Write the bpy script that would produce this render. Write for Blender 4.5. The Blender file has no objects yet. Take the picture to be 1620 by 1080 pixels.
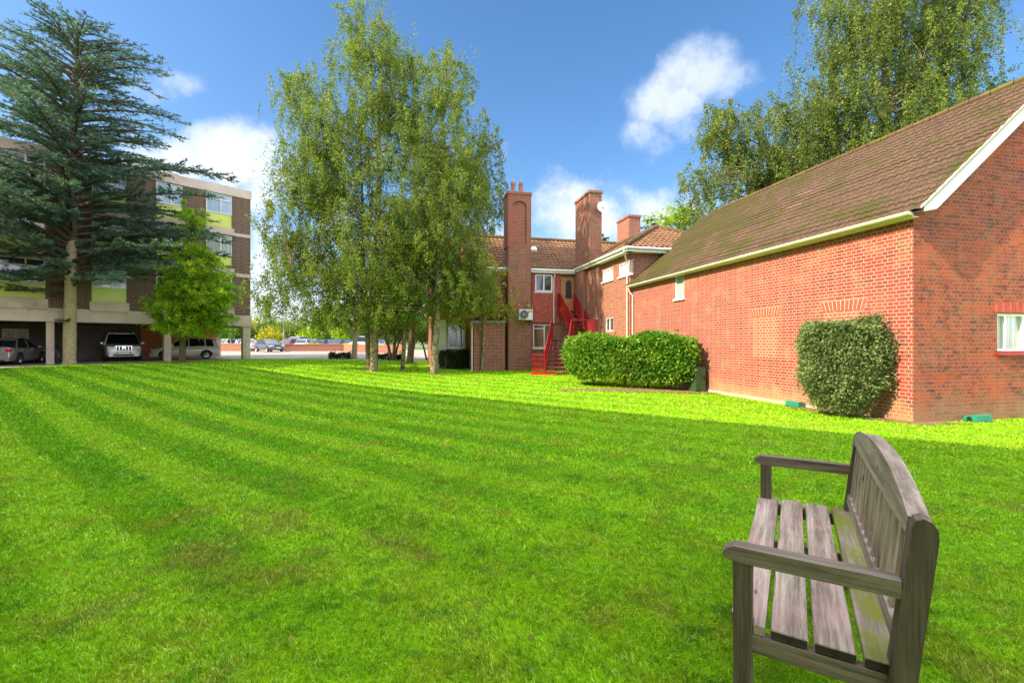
import bpy, math, random
import numpy as np
from mathutils import Vector, Matrix

random.seed(7)
rng = np.random.default_rng(11)
R = math.radians
SC = bpy.context.scene
COL = SC.collection

# ------------------------------------------------------------ camera
F = 720.0; HX = 810.0; HY = 542.0          # focal length, centre column and horizon row in photo pixels
cam_d = bpy.data.cameras.new("camera"); cam = bpy.data.objects.new("camera", cam_d); COL.objects.link(cam)
cam_d.sensor_width = 36; cam_d.lens = 16.0; cam_d.shift_y = (HY-540)/1620.0
cam_d.clip_start = .05; cam_d.clip_end = 3000
cam.location = (0, 0, 0); cam.rotation_euler = (R(90), 0, 0)
SC.camera = cam
SC.view_settings.view_transform = 'Standard'; SC.view_settings.look = 'None'
SC.view_settings.exposure = 1.0; SC.view_settings.gamma = 1
SC.render.resolution_x = 1024; SC.render.resolution_y = 682

# ------------------------------------------------------------ sun + sky
SUN_A = R(24)      # light travels along (cos a, sin a)
SUN_E = R(39)
sd = bpy.data.lights.new("sun", 'SUN'); sd.energy = 5.0; sd.angle = R(.55); sd.color = (1, .86, .59)
so = bpy.data.objects.new("sun", sd); COL.objects.link(so)
ldir = Vector((math.cos(SUN_E)*math.cos(SUN_A), math.cos(SUN_E)*math.sin(SUN_A), -math.sin(SUN_E)))
so.rotation_euler = ldir.to_track_quat('-Z', 'Y').to_euler()
so.location = (-30, -10, 30)

W = bpy.data.worlds.new("World"); SC.world = W; W.use_nodes = True
def build_world():
    nt = W.node_tree; N = nt.nodes; L = nt.links; N.clear()
    out = N.new('ShaderNodeOutputWorld'); bg = N.new('ShaderNodeBackground'); bg.inputs[1].default_value = .15
    sky = N.new('ShaderNodeTexSky'); sky.sky_type = 'NISHITA'; sky.sun_disc = False
    sky.sun_elevation = SUN_E
    p = -ldir
    sky.sun_rotation = math.atan2(p.x, p.y)
    sky.air_density = 1.0; sky.dust_density = 1.0; sky.ozone_density = 2.2
    hs = N.new('ShaderNodeHueSaturation'); hs.inputs['Saturation'].default_value = 1.22; hs.inputs['Value'].default_value = .84
    L.new(sky.outputs[0], hs.inputs['Color'])
    tc = N.new('ShaderNodeTexCoord'); sp = N.new('ShaderNodeSeparateXYZ'); L.new(tc.outputs['Generated'], sp.inputs[0])
    def M(op, a, b=None, clamp=False):
        m = N.new('ShaderNodeMath'); m.operation = op; m.use_clamp = clamp
        for i, v in enumerate((a, b)):
            if v is None: continue
            if isinstance(v, (int, float)): m.inputs[i].default_value = v
            else: L.new(v, m.inputs[i])
        return m.outputs[0]
    yy = M('MAXIMUM', M('ABSOLUTE', sp.outputs[1]), .05)
    kx = M('DIVIDE', sp.outputs[0], yy); kz = M('DIVIDE', sp.outputs[2], yy)
    nz = N.new('ShaderNodeTexNoise'); nz.inputs['Scale'].default_value = 7; nz.inputs['Detail'].default_value = 8; nz.inputs['Roughness'].default_value = .58
    L.new(tc.outputs['Generated'], nz.inputs['Vector'])
    nz2 = N.new('ShaderNodeTexNoise'); nz2.inputs['Scale'].default_value = 3.2; nz2.inputs['Detail'].default_value = 5
    L.new(tc.outputs['Generated'], nz2.inputs['Vector'])
    nz3 = N.new('ShaderNodeTexNoise'); nz3.inputs['Scale'].default_value = 22; nz3.inputs['Detail'].default_value = 6; nz3.inputs['Roughness'].default_value = .65
    L.new(tc.outputs['Generated'], nz3.inputs['Vector'])
    tot = None
    blobs = [(1118, 112, 78, 62, 1.0), (1062, 165, 72, 60, .95), (1030, 215, 45, 45, .7), (1150, 80, 40, 34, .8),
             (360, 238, 98, 58, 1.15), (290, 250, 75, 48, 1.0), (230, 275, 70, 70, .7), (430, 290, 50, 60, .6), (255, 140, 60, 26, .35),
             (880, 335, 75, 60, .85), (940, 350, 110, 40, .7), (1030, 335, 60, 40, .6), (800, 400, 90, 60, .6),
             (415, 440, 40, 95, .85), (400, 520, 180, 70, .95), (1300, 430, 700, 130, .5)]
    for x, y, rx, ry, s in blobs:
        a = M('DIVIDE', M('SUBTRACT', kx, (x-HX)/F), rx*1.12/F); b = M('DIVIDE', M('SUBTRACT', kz, (HY-y)/F), ry*1.12/F)
        d = M('ADD', M('MULTIPLY', a, a), M('MULTIPLY', b, b))
        v = M('MULTIPLY', M('SUBTRACT', 1.0, d), s)
        v = M('MAXIMUM', v, -.6)
        tot = v if tot is None else M('MAXIMUM', tot, v)
    # shaped clouds only ahead; unseen clouds behind and overhead are added to fill shade
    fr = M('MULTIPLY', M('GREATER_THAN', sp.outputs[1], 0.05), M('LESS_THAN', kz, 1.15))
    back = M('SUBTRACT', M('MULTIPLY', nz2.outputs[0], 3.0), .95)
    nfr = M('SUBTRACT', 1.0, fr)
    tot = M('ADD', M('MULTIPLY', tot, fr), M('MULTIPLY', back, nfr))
    v = M('ADD', tot, M('ADD', M('MULTIPLY', M('SUBTRACT', nz.outputs[0], .5), 2.6), M('MULTIPLY', M('SUBTRACT', nz3.outputs[0], .5), 1.1)))
    mr = N.new('ShaderNodeMapRange'); mr.interpolation_type = 'SMOOTHSTEP'
    mr.inputs['From Min'].default_value = -.1; mr.inputs['From Max'].default_value = 1.05
    L.new(v, mr.inputs['Value'])
    up = M('GREATER_THAN', sp.outputs[2], -.02)
    fac = M('MULTIPLY', M('MULTIPLY', mr.outputs[0], .85), up)
    # cloud colour: white with soft grey-blue modelling
    cr = N.new('ShaderNodeValToRGB'); cr.color_ramp.elements[0].position = .35; cr.color_ramp.elements[0].color = (2.5, 3.0, 3.9, 1)
    cr.color_ramp.elements[1].position = .62; cr.color_ramp.elements[1].color = (4.2, 4.25, 4.4, 1)
    L.new(M('ADD', M('MULTIPLY', nz2.outputs[0], .5), M('MULTIPLY', nz.outputs[0], .5)), cr.inputs[0])
    mx = N.new('ShaderNodeMix'); mx.data_type = 'RGBA'
    fill_gain = N.new('ShaderNodeVectorMath'); fill_gain.operation = 'SCALE'; L.new(cr.outputs[0], fill_gain.inputs[0]); L.new(M('ADD', 1.0, M('MULTIPLY', nfr, 3.0)), fill_gain.inputs['Scale'])  # unseen clouds made much brighter than the visible ones, as shade fill
    L.new(fac, mx.inputs[0]); L.new(hs.outputs[0], mx.inputs[6]); L.new(fill_gain.outputs[0], mx.inputs[7])
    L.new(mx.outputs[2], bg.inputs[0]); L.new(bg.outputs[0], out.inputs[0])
build_world()

# ------------------------------------------------------------ object helpers
def tag(o, label=None, cat=None, group=None, kind=None):
    if label: o["label"] = label
    if cat: o["category"] = cat
    if group: o["group"] = group
    if kind: o["kind"] = kind
    return o
ORIG = {}
def empty(name, loc, label, cat, group=None, rz=0.0):
    o = bpy.data.objects.new(name, None); COL.objects.link(o)
    o.location = loc; o.rotation_euler = (0, 0, rz); o.empty_display_size = .2
    tag(o, label, cat, group)
    return o
def world_root(name, loc, label, cat, group=None):
    """a thing whose parts are written in world coordinates"""
    o = empty(name, loc, label, cat, group); ORIG[o.name] = Vector(loc); return o
def origin_of(p):
    while p is not None:
        if p.name in ORIG: return ORIG[p.name]
        p = p.parent
    return Vector((0, 0, 0))
def fast_mesh(name, V, faces_flat, tot, mats, parent=None, smooth=False, uv=None, midx=None):
    V = np.asarray(V, dtype=np.float32)
    og = origin_of(parent)
    V = V - np.array(og, dtype=np.float32)
    me = bpy.data.meshes.new(name)
    me.vertices.add(len(V)); me.vertices.foreach_set('co', V.ravel())
    fl = np.asarray(faces_flat, dtype=np.int32).ravel(); tot = np.asarray(tot, dtype=np.int32)
    me.loops.add(len(fl)); me.loops.foreach_set('vertex_index', fl)
    st = np.concatenate(([0], np.cumsum(tot)[:-1])).astype(np.int32)
    me.polygons.add(len(tot)); me.polygons.foreach_set('loop_start', st); me.polygons.foreach_set('loop_total', tot)
    me.polygons.foreach_set('use_smooth', np.full(len(tot), bool(smooth)))
    if midx is not None: me.polygons.foreach_set('material_index', np.asarray(midx, dtype=np.int32))
    me.update(calc_edges=True)
    if uv is not None:
        l = me.uv_layers.new(name='UVMap'); l.data.foreach_set('uv', np.asarray(uv, dtype=np.float32).ravel())
    for m in (mats if isinstance(mats, (list, tuple)) else [mats]): me.materials.append(m)
    o = bpy.data.objects.new(name, me); COL.objects.link(o)
    if parent is not None: o.parent = parent
    return o

class MB:
    def __init__(s): s.v = []; s.f = []; s.m = []
    def face(s, pts, m=0):
        i = len(s.v); s.v += [tuple(p) for p in pts]; s.f.append(list(range(i, i+len(pts)))); s.m.append(m)
    def mesh(s, vs, fs, m=0):
        i = len(s.v); s.v += [tuple(p) for p in vs]
        for f in fs: s.f.append([k+i for k in f]); s.m.append(m)
    def hexa(s, c, m=0):
        """8 corners: bottom 0-3 ccw, top 4-7"""
        s.mesh(c, [(0, 3, 2, 1), (4, 5, 6, 7), (0, 1, 5, 4), (1, 2, 6, 5), (2, 3, 7, 6), (3, 0, 4, 7)], m)
    def box(s, x0, x1, y0, y1, z0, z1, m=0, fr=None, bev=0.0):
        if bev > 0:
            b = bev
            def oct_(z, i): return [(x0+b+i, y0+i, z), (x1-b-i, y0+i, z), (x1-i, y0+b+i, z), (x1-i, y1-b-i, z), (x1-b-i, y1-i, z), (x0+b+i, y1-i, z), (x0+i, y1-b-i, z), (x0+i, y0+b+i, z)]
            rings = [oct_(z0, b*.7), oct_(z0+b, 0), oct_(z1-b, 0), oct_(z1, b*.7)]
            vs = [p for r in rings for p in r]; fs = [tuple(range(7, -1, -1)), tuple(range(24, 32))]
            for k in range(3):
                for j in range(8): fs.append((k*8+j, k*8+(j+1) % 8, (k+1)*8+(j+1) % 8, (k+1)*8+j))
            if fr: vs = [fr(*p) for p in vs]
            s.mesh(vs, fs, m); return
        c = [(x0, y0, z0), (x1, y0, z0), (x1, y1, z0), (x0, y1, z0), (x0, y0, z1), (x1, y0, z1), (x1, y1, z1), (x0, y1, z1)]
        if fr: c = [fr(*p) for p in c]
        s.hexa(c, m)
    def tube(s, pts, rad, n=6, m=0, cap=True):
        pts = [Vector(p) for p in pts]; k = len(pts)
        if not hasattr(rad, '__len__'): rad = [rad]*k
        ref = Vector((0, 0, 1)); vs = []; fs = []
        pu = None
        for i, p in enumerate(pts):
            d = (pts[min(i+1, k-1)]-pts[max(i-1, 0)])
            if d.length < 1e-9: d = Vector((0, 0, 1))
            d.normalize()
            if pu is None:
                r0 = ref if abs(d.z) < .9 else Vector((1, 0, 0)); u = r0.cross(d).normalized()
            else:
                u = (pu - d*pu.dot(d)); u = u.normalized() if u.length > 1e-6 else Vector((1, 0, 0)).cross(d).normalized()
            pu = u; w = d.cross(u)
            for j in range(n):
                a = 2*math.pi*j/n; vs.append(p+(u*math.cos(a)+w*math.sin(a))*rad[i])
        for i in range(k-1):
            for j in range(n): fs.append((i*n+j, i*n+(j+1) % n, (i+1)*n+(j+1) % n, (i+1)*n+j))
        if cap: fs.append(tuple(range(n-1, -1, -1))); fs.append(tuple(range((k-1)*n, k*n)))
        s.mesh(vs, fs, m)
    def lathe(s, prof, c, axis='Z', n=24, m=0):
        vs = []; fs = []; k = len(prof)
        for r, h in prof:
            for j in range(n):
                a = 2*math.pi*j/n; x, y = r*math.cos(a), r*math.sin(a)
                v = (x, y, h) if axis == 'Z' else ((h, x, y) if axis == 'X' else (x, h, y))
                vs.append((c[0]+v[0], c[1]+v[1], c[2]+v[2]))
        for i in range(k-1):
            for j in range(n): fs.append((i*n+j, i*n+(j+1) % n, (i+1)*n+(j+1) % n, (i+1)*n+j))
        s.mesh(vs, fs, m)
    def prism(s, poly, ext, m=0):
        """poly: 3-D points, ext: extrusion vector"""
        e = Vector(ext); p = [Vector(q) for q in poly]; n = len(p)
        s.mesh(p+[q+e for q in p], [tuple(range(n-1, -1, -1)), tuple(range(n, 2*n))]+[(i, (i+1) % n, n+(i+1) % n, n+i) for i in range(n)], m)
    def build(s, name, mats, parent=None, smooth=False, angle=None):
        V = np.array(s.v, dtype=np.float64).reshape(-1, 3)
        fl = [i for f in s.f for i in f]; tot = [len(f) for f in s.f]
        uv = []
        for f in s.f:
            P = V[f]
            n = np.zeros(3)
            for i in range(len(f)):
                a = P[i]; b = P[(i+1) % len(f)]
                n += np.cross(a, b)
            n = n/(np.linalg.norm(n)+1e-12)
            if abs(n[2]) > .999: t = np.array([1., 0, 0])
            else: t = np.cross([0, 0, 1.], n); t /= np.linalg.norm(t)
            b = np.cross(n, t)
            for q in P: uv.append((q@t, q@b))
        o = fast_mesh(name, V, fl, tot, mats, parent, smooth=False, uv=uv, midx=s.m)
        if smooth:
            me = o.data
            me.polygons.foreach_set('use_smooth', np.ones(len(tot), dtype=bool))
            try: me.set_sharp_from_angle(angle=R(angle or 35))
            except Exception: pass
        return o

# ------------------------------------------------------------ materials
MATS = {}
class NT:
    def __init__(s, name):
        s.mat = bpy.data.materials.new(name); s.mat.use_nodes = True
        s.nt = s.mat.node_tree; s.N = s.nt.nodes; s.L = s.nt.links
        s.b = s.N.get('Principled BSDF'); s.out = s.N.get('Material Output')
    def n(s, t, **k):
        x = s.N.new(t)
        for a, b in k.items(): setattr(x, a, b)
        return x
    def link(s, a, b): s.L.new(a, b)
    def put(s, sock, v):
        if isinstance(v, bpy.types.NodeSocket): s.L.new(v, sock)
        elif isinstance(v, tuple) and len(v) == 3 and sock.type == 'RGBA': sock.default_value = (*v, 1)
        else: sock.default_value = v
    def math(s, op, a, b=0.0, clamp=False):
        m = s.n('ShaderNodeMath', operation=op, use_clamp=clamp); s.put(m.inputs[0], a); s.put(m.inputs[1], b); return m.outputs[0]
    def mix(s, f, a, b, mode='MIX'):
        m = s.n('ShaderNodeMix', data_type='RGBA', blend_type=mode); s.put(m.inputs[0], f); s.put(m.inputs[6], a); s.put(m.inputs[7], b); return m.outputs[2]
    def coord(s, kind='UV', scale=(1, 1, 1), rot=(0, 0, 0), loc=(0, 0, 0)):
        if kind == 'POS': src = s.n('ShaderNodeNewGeometry').outputs['Position']
        else: src = s.n('ShaderNodeTexCoord').outputs[kind]
        mp = s.n('ShaderNodeMapping'); mp.inputs['Scale'].default_value = scale; mp.inputs['Rotation'].default_value = rot; mp.inputs['Location'].default_value = loc
        s.link(src, mp.inputs[0]); return mp.outputs[0]
    def noise(s, vec, scale, detail=4, rough=.55):
        n = s.n('ShaderNodeTexNoise'); s.link(vec, n.inputs['Vector']); n.inputs['Scale'].default_value = scale; n.inputs['Detail'].default_value = detail; n.inputs['Roughness'].default_value = rough
        return n.outputs[0]
    def ramp(s, v, stops):
        r = s.n('ShaderNodeValToRGB'); e = r.color_ramp.elements
        e[0].position = stops[0][0]; e[0].color = (*stops[0][1], 1) if not isinstance(stops[0][1], float) else (stops[0][1],)*3+(1,)
        e[1].position = stops[-1][0]; e[1].color = (*stops[-1][1], 1) if not isinstance(stops[-1][1], float) else (stops[-1][1],)*3+(1,)
        for p, c in stops[1:-1]:
            x = e.new(p); x.color = (*c, 1) if not isinstance(c, float) else (c, c, c, 1)
        s.link(v, r.inputs[0]); return r.outputs[0]
    def rng(s, v, a, b, c=0.0, d=1.0):
        m = s.n('ShaderNodeMapRange'); s.link(v, m.inputs[0]); m.inputs[1].default_value = a; m.inputs[2].default_value = b; m.inputs[3].default_value = c; m.inputs[4].default_value = d
        return m.outputs[0]
    def bump(s, h, strength=.4, dist=.01):
        b = s.n('ShaderNodeBump'); b.inputs['Strength'].default_value = strength; b.inputs['Distance'].default_value = dist
        s.link(h, b.inputs['Height']); s.link(b.outputs[0], s.b.inputs['Normal'])
    def set(s, col=None, rough=None, metal=None, spec=None):
        if col is not None: s.put(s.b.inputs['Base Color'], col)
        if rough is not None: s.put(s.b.inputs['Roughness'], rough)
        if metal is not None: s.put(s.b.inputs['Metallic'], metal)
        if spec is not None: s.put(s.b.inputs['Specular IOR Level'], spec)
        return s.mat

def mat_plain(name, col, rough=.6, metal=0.0, spec=.5, var=.12, scale=6, dirt=None):
    t = NT(name); v = t.coord('POS')
    n = t.noise(v, scale, 5); n2 = t.noise(v, scale*7, 3)
    f = t.math('ADD', t.rng(n, .3, .7, 1-var, 1+var), t.rng(n2, .3, .7, -var*.4, var*.4))
    vec = t.n('ShaderNodeVectorMath', operation='SCALE'); vec.inputs[0].default_value = col; t.link(f, vec.inputs['Scale'])
    c = vec.outputs[0]
    if dirt: c = t.mix(t.rng(t.noise(v, scale*.6, 6, .7), .52, .72, 0, .6), c, dirt)
    t.bump(n2, .12, .004)
    return t.set(c, rough, metal, spec)

def mat_brick(name, c1, c2, c3, mortar, stain=(.2, .17, .1), lowmoss=None, soldier=False, bumpd=.006, bw=.225, rh=.075, ms=.0095, wash=None, mottle=0, jit_=.009):
    t = NT(name)
    uv = t.coord('UV', rot=(0, 0, R(90)) if soldier else (0, 0, 0))
    jit = t.n('ShaderNodeVectorMath', operation='SCALE'); nn = t.n('ShaderNodeTexNoise'); nn.inputs['Scale'].default_value = 9; nn.inputs['Detail'].default_value = 2
    t.link(uv, nn.inputs['Vector'])
    sub = t.n('ShaderNodeVectorMath', operation='SUBTRACT'); t.link(nn.outputs[1], sub.inputs[0]); sub.inputs[1].default_value = (.5, .5, .5)
    t.link(sub.outputs[0], jit.inputs[0]); jit.inputs['Scale'].default_value = jit_
    ad = t.n('ShaderNodeVectorMath', operation='ADD'); t.link(uv, ad.inputs[0]); t.link(jit.outputs[0], ad.inputs[1])
    def br(a, b, m):
        k = t.n('ShaderNodeTexBrick'); k.offset = .5; k.offset_frequency = 2; k.squash = .5 if not soldier else 1.0; k.squash_frequency = 2
        t.link(ad.outputs[0], k.inputs['Vector']); k.inputs['Scale'].default_value = 1.0
        k.inputs['Mortar Size'].default_value = ms; k.inputs['Mortar Smooth'].default_value = .25
        k.inputs['Brick Width'].default_value = bw; k.inputs['Row Height'].default_value = rh
        k.inputs['Bias'].default_value = 0
        k.inputs['Color1'].default_value = (*a, 1); k.inputs['Color2'].default_value = (*b, 1); k.inputs['Mortar'].default_value = (*m, 1)
        return k
    k1 = br(c1, c2, mortar)
    big = t.noise(uv, 1.3, 5, .6)
    fine = t.noise(uv, 38, 4, .65)
    pos = t.coord('POS')
    # per-brick third colour
    k2 = br((0, 0, 0), (1, 1, 1), (0, 0, 0))
    pick = t.rng(k2.outputs[0], .74, .8)
    c = t.mix(pick, k1.outputs[0], t.mix(.5, c3, c2))
    c = t.mix(t.rng(big, .38, .66, 0, .35), c, c3)
    c = t.mix(k1.outputs['Fac'], c, t.mix(t.rng(fine, .3, .7), mortar, tuple(x*.72 for x in mortar)))
    dark = t.rng(t.noise(uv, 2.6, 7, .7), .52, .78, 0, .55)
    c = t.mix(dark, c, stain)
    if mottle:
        mo = t.noise(t.coord('UV', scale=(1, 1.6, 1)), 3.4, 8, .78)
        c = t.mix(t.rng(mo, .50, .62, 0, mottle*.7), c, tuple(x*.5 for x in c3))
        mo2 = t.noise(t.coord('UV', scale=(.7, 1.3, 1), loc=(7, 3, 0)), 2.2, 7, .72)
        c = t.mix(t.rng(mo2, .5, .64, 0, mottle*.6), c, (.50, .095, .035))
    if wash: c = t.mix(t.rng(t.noise(uv, .9, 6, .7), .5, .74, 0, .6), c, wash)
    if lowmoss:
        z0, z1, mc = lowmoss
        sz = t.n('ShaderNodeSeparateXYZ'); t.link(pos, sz.inputs[0])
        h = t.math('ADD', t.rng(sz.outputs[2], z0, z1, .9, 0.0), t.rng(t.noise(uv, 2.2, 5), .3, .7, -.35, .35), True)
        c = t.mix(t.math('MULTIPLY', h, .72), c, mc)
    sp = t.rng(fine, .35, .65, .78, 1.16)
    vs = t.n('ShaderNodeVectorMath', operation='SCALE'); t.link(c, vs.inputs[0]); t.link(sp, vs.inputs['Scale'])
    hgt = t.math('ADD', t.math('MULTIPLY', t.math('SUBTRACT', 1.0, k1.outputs['Fac']), 1.0), t.math('MULTIPLY', fine, .5))
    t.bump(hgt, .75, bumpd)
    return t.set(vs.outputs[0], .88, 0, .25)

def leaf_mat(name, ca, cb, cc, trans=.35, rough=.5, dirt=None, nscale=.8):
    t = NT(name)
    g = t.n('ShaderNodeNewGeometry'); rnd = g.outputs['Random Per Island']
    v = t.coord('POS'); n = t.noise(v, nscale, 4, .6)
    f = t.math('ADD', t.math('MULTIPLY', rnd, .55), t.rng(n, .3, .7, 0, .5), True)
    c = t.ramp(f, [(0.0, ca), (.5, cb), (.97, cc)])
    t.set(c, max(rough, .42), 0, .2)
    tr = t.n('ShaderNodeBsdfTranslucent')
    vs = t.n('ShaderNodeVectorMath', operation='MULTIPLY'); t.link(c, vs.inputs[0]); vs.inputs[1].default_value = (1.5, 1.5, .7)
    t.link(vs.outputs[0], tr.inputs[0])
    mx = t.n('ShaderNodeMixShader'); mx.inputs[0].default_value = trans
    t.link(t.b.outputs[0], mx.inputs[1]); t.link(tr.outputs[0], mx.inputs[2]); t.link(mx.outputs[0], t.out.inputs[0])
    return t.mat

def bark_mat(name, ca, cb, patch=None, scale=6, stretch=.25):
    t = NT(name); v = t.coord('POS', scale=(1, 1, stretch)); n = t.noise(v, scale, 6, .7)
    c = t.ramp(n, [(.3, ca), (.62, cb)])
    if patch:
        v2 = t.coord('POS', scale=(1, 1, 2.4)); n2 = t.noise(v2, scale*.55, 5, .75)
        c = t.mix(t.rng(n2, .5, .6, 0, .92), c, patch)
    t.bump(n, .9, .03)
    return t.set(c, .9, 0, .2)

def mat_glass(name, col=(.02, .03, .035), rough=.06, curtain=None):
    t = NT(name)
    c = col
    if curtain:
        v = t.coord('UV', scale=(14, .3, 1)); n = t.noise(v, 1.5, 3)
        c = t.mix(t.rng(n, .35, .65), col, curtain)
    t.set(c, rough, 0, .9); return t.mat

# lawn colour: shared by turf sheet and blades
STR = (.6, .8)
def lawn_color(t, blade=False):
    pos = t.n('ShaderNodeNewGeometry').outputs['Position']
    sp = t.n('ShaderNodeSeparateXYZ'); t.link(pos, sp.inputs[0])
    wob = t.noise(pos, .35, 3)
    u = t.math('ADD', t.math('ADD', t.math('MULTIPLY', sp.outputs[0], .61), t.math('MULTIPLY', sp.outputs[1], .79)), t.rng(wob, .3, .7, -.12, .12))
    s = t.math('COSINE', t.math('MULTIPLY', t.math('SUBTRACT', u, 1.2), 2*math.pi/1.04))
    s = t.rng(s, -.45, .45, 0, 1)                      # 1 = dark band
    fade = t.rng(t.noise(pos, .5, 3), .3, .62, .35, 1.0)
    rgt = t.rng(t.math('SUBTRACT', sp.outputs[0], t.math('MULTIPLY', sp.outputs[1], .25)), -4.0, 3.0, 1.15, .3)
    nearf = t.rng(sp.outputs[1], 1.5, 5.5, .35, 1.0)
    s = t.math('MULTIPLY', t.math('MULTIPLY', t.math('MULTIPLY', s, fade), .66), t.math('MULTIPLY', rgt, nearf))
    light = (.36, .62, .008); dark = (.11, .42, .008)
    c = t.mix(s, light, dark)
    n1 = t.noise(pos, 2.3, 6, .68)
    c = t.mix(t.rng(n1, .48, .66, 0, .7), c, (.36, .42, .014))      # yellower patches
    n2 = t.noise(pos, 6.5, 5, .7)
    c = t.mix(t.rng(n2, .52, .66, 0, .65), c, (.05, .20, .014))      # lusher clumps
    n3 = t.noise(pos, 1.15, 5, .75)
    c = t.mix(t.rng(n3, .56, .70, 0, .6), c, (.34, .31, .06))      # straw
    n4 = t.noise(pos, 4.2, 6, .8)
    c = t.mix(t.rng(n4, .65, .72, 0, .8), c, (.07, .06, .03))      # bare scuffs
    return c, pos, n1
def mat_lawn(name, blade):
    t = NT(name); c, pos, n1 = lawn_color(t)
    if blade:
        rnd = t.n('ShaderNodeNewGeometry').outputs['Random Per Island']
        c = t.mix(t.rng(rnd, .0, 1, 0, .55), c, t.mix(t.rng(rnd, .86, .9), (.05, .20, .015), (.46, .44, .15)))
        k = t.math('MULTIPLY', t.rng(t.noise(pos, 26, 3, .7), .35, .65, .55, 1.25), t.rng(rnd, 0, 1, .5, 1.85))
        vs = t.n('ShaderNodeVectorMath', operation='SCALE'); t.link(c, vs.inputs[0]); t.link(k, vs.inputs['Scale'])
        c = vs.outputs[0]
        t.set(c, .8, 0, .06)
        tr = t.n('ShaderNodeBsdfTranslucent'); t.link(c, tr.inputs[0])
        mx = t.n('ShaderNodeMixShader'); mx.inputs[0].default_value = .35
        t.link(t.b.outputs[0], mx.inputs[1]); t.link(tr.outputs[0], mx.inputs[2]); t.link(mx.outputs[0], t.out.inputs[0])
        return t.mat
    fine = t.noise(pos, 55, 4, .8); mid = t.noise(pos, 14, 4, .7)
    k = t.math('MULTIPLY', t.rng(fine, .3, .7, .55, 1.3), t.rng(mid, .3, .7, .82, 1.14))
    vs = t.n('ShaderNodeVectorMath', operation='SCALE'); t.link(c, vs.inputs[0]); t.link(k, vs.inputs['Scale'])
    t.bump(t.math('ADD', fine, mid), .8, .03)
    return t.set(vs.outputs[0], .9, 0, .04)

M = MATS
M['lawn'] = mat_lawn('turf', False); M['blade'] = mat_lawn('grass_blades', True)
M['brick'] = mat_brick('red_brick', (.42, .054, .034), (.28, .042, .032), (.17, .06, .052), (.47, .31, .245), stain=(.17, .055, .04), lowmoss=(-1.62, -1.05, (.42, .33, .16)), wash=(.40, .12, .09), ms=.0105, jit_=.013)
M['brick_g'] = mat_brick('weathered_brick', (.46, .078, .03), (.28, .048, .03), (.13, .045, .036), (.33, .21, .15), stain=(.10, .045, .04), lowmoss=(-1.62, -.95, (.30, .22, .11)), bumpd=.045, wash=(.56, .13, .05), mottle=.9, jit_=.022)
M['brick_h'] = mat_brick('house_brick', (.38, .075, .042), (.22, .05, .034), (.16, .07, .05), (.52, .33, .24), stain=(.12, .055, .04), ms=.014, bumpd=.02, mottle=.6)
M['brick_c'] = mat_brick('chimney_brick', (.34, .085, .045), (.22, .06, .035), (.15, .08, .055), (.40, .29, .20), stain=(.08, .05, .03), ms=.013, bumpd=.014, mottle=.7)
M['brick_o'] = mat_brick('office_brick', (.15, .066, .040), (.085, .042, .030), (.20, .095, .058), (.36, .27, .20), stain=(.06, .035, .03), bw=.45, rh=.1, ms=.016)
M['soldier'] = mat_brick('soldier_brick', (.62, .14, .055), (.50, .10, .05), (.42, .12, .07), (.58, .44, .33), soldier=True)
M['infill'] = mat_brick('infill_brick', (.52, .095, .05), (.40, .075, .045), (.36, .12, .08), (.60, .42, .33), stain=(.32, .11, .07), wash=(.52, .22, .16))
M['terracotta'] = mat_plain('terracotta_render', (.68, .23, .075), .85, var=.12, scale=1)
M['wall_brick'] = mat_brick('low_wall_brick', (.46, .13, .07), (.36, .09, .05), (.3, .12, .08), (.42, .3, .22))
M['concrete'] = mat_plain('pink_concrete', (.64, .49, .39), .85, var=.1, scale=1.2, dirt=(.27, .22, .17))
M['plinth'] = mat_plain('plinth_render', (.56, .44, .31), .9, var=.2, scale=4, dirt=(.30, .25, .12))
M['lime'] = mat_plain('lime_panel', (.66, .70, .13), .45, var=.05, scale=1)
M['white'] = mat_plain('white_paint', (.78, .77, .74), .4, var=.05, scale=3)
M['cream'] = mat_plain('cream_gutter', (.76, .70, .66), .4, var=.08, scale=3, dirt=(.55, .48, .40))
M['barge'] = mat_plain('barge_paint', (.60, .59, .54), .5, var=.06, scale=2)
M['pipe'] = mat_plain('downpipe_paint', (.66, .52, .45), .5, var=.06, scale=3)
M['lead'] = mat_plain('lead', (.22, .24, .26), .5, var=.15, scale=4)
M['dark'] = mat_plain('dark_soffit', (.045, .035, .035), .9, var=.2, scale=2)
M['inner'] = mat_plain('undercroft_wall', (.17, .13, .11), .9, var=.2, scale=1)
M['red'] = mat_plain('red_paint', (.36, .012, .012), .45, var=.2, scale=5, dirt=(.2, .03, .02))
M['redtread'] = mat_plain('worn_red_tread', (.23, .055, .045), .7, var=.3, scale=9, dirt=(.3, .2, .16))
M['green_box'] = mat_plain('green_plastic', (.02, .22, .15), .35, var=.1, scale=8)
M['dark_green'] = mat_plain('dark_green_metal', (.03, .075, .03), .5, var=.1, scale=5)
M['wooddoor'] = mat_plain('brown_door', (.46, .19, .06), .45, var=.15, scale=4)
M['pot'] = mat_plain('clay_pot', (.42, .14, .08), .8, var=.2, scale=9)
M['ac'] = mat_plain('ac_case', (.66, .66, .62), .4, var=.03)
M['black'] = mat_plain('black_plastic', (.015, .015, .017), .5, var=.1)
M['rubber'] = mat_plain('tyre', (.018, .018, .019), .85, var=.2)
M['alloy'] = mat_plain('alloy', (.5, .5, .52), .3, .7, var=.03)
M['glass'] = mat_glass('window_glass', (.035, .045, .05))
M['glassb'] = mat_glass('curtained_glass', (.28, .36, .50), .12, (.45, .52, .66))
M['glassg'] = mat_glass('net_curtain_glass', (.20, .24, .20), .1, (.50, .52, .44))
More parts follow.
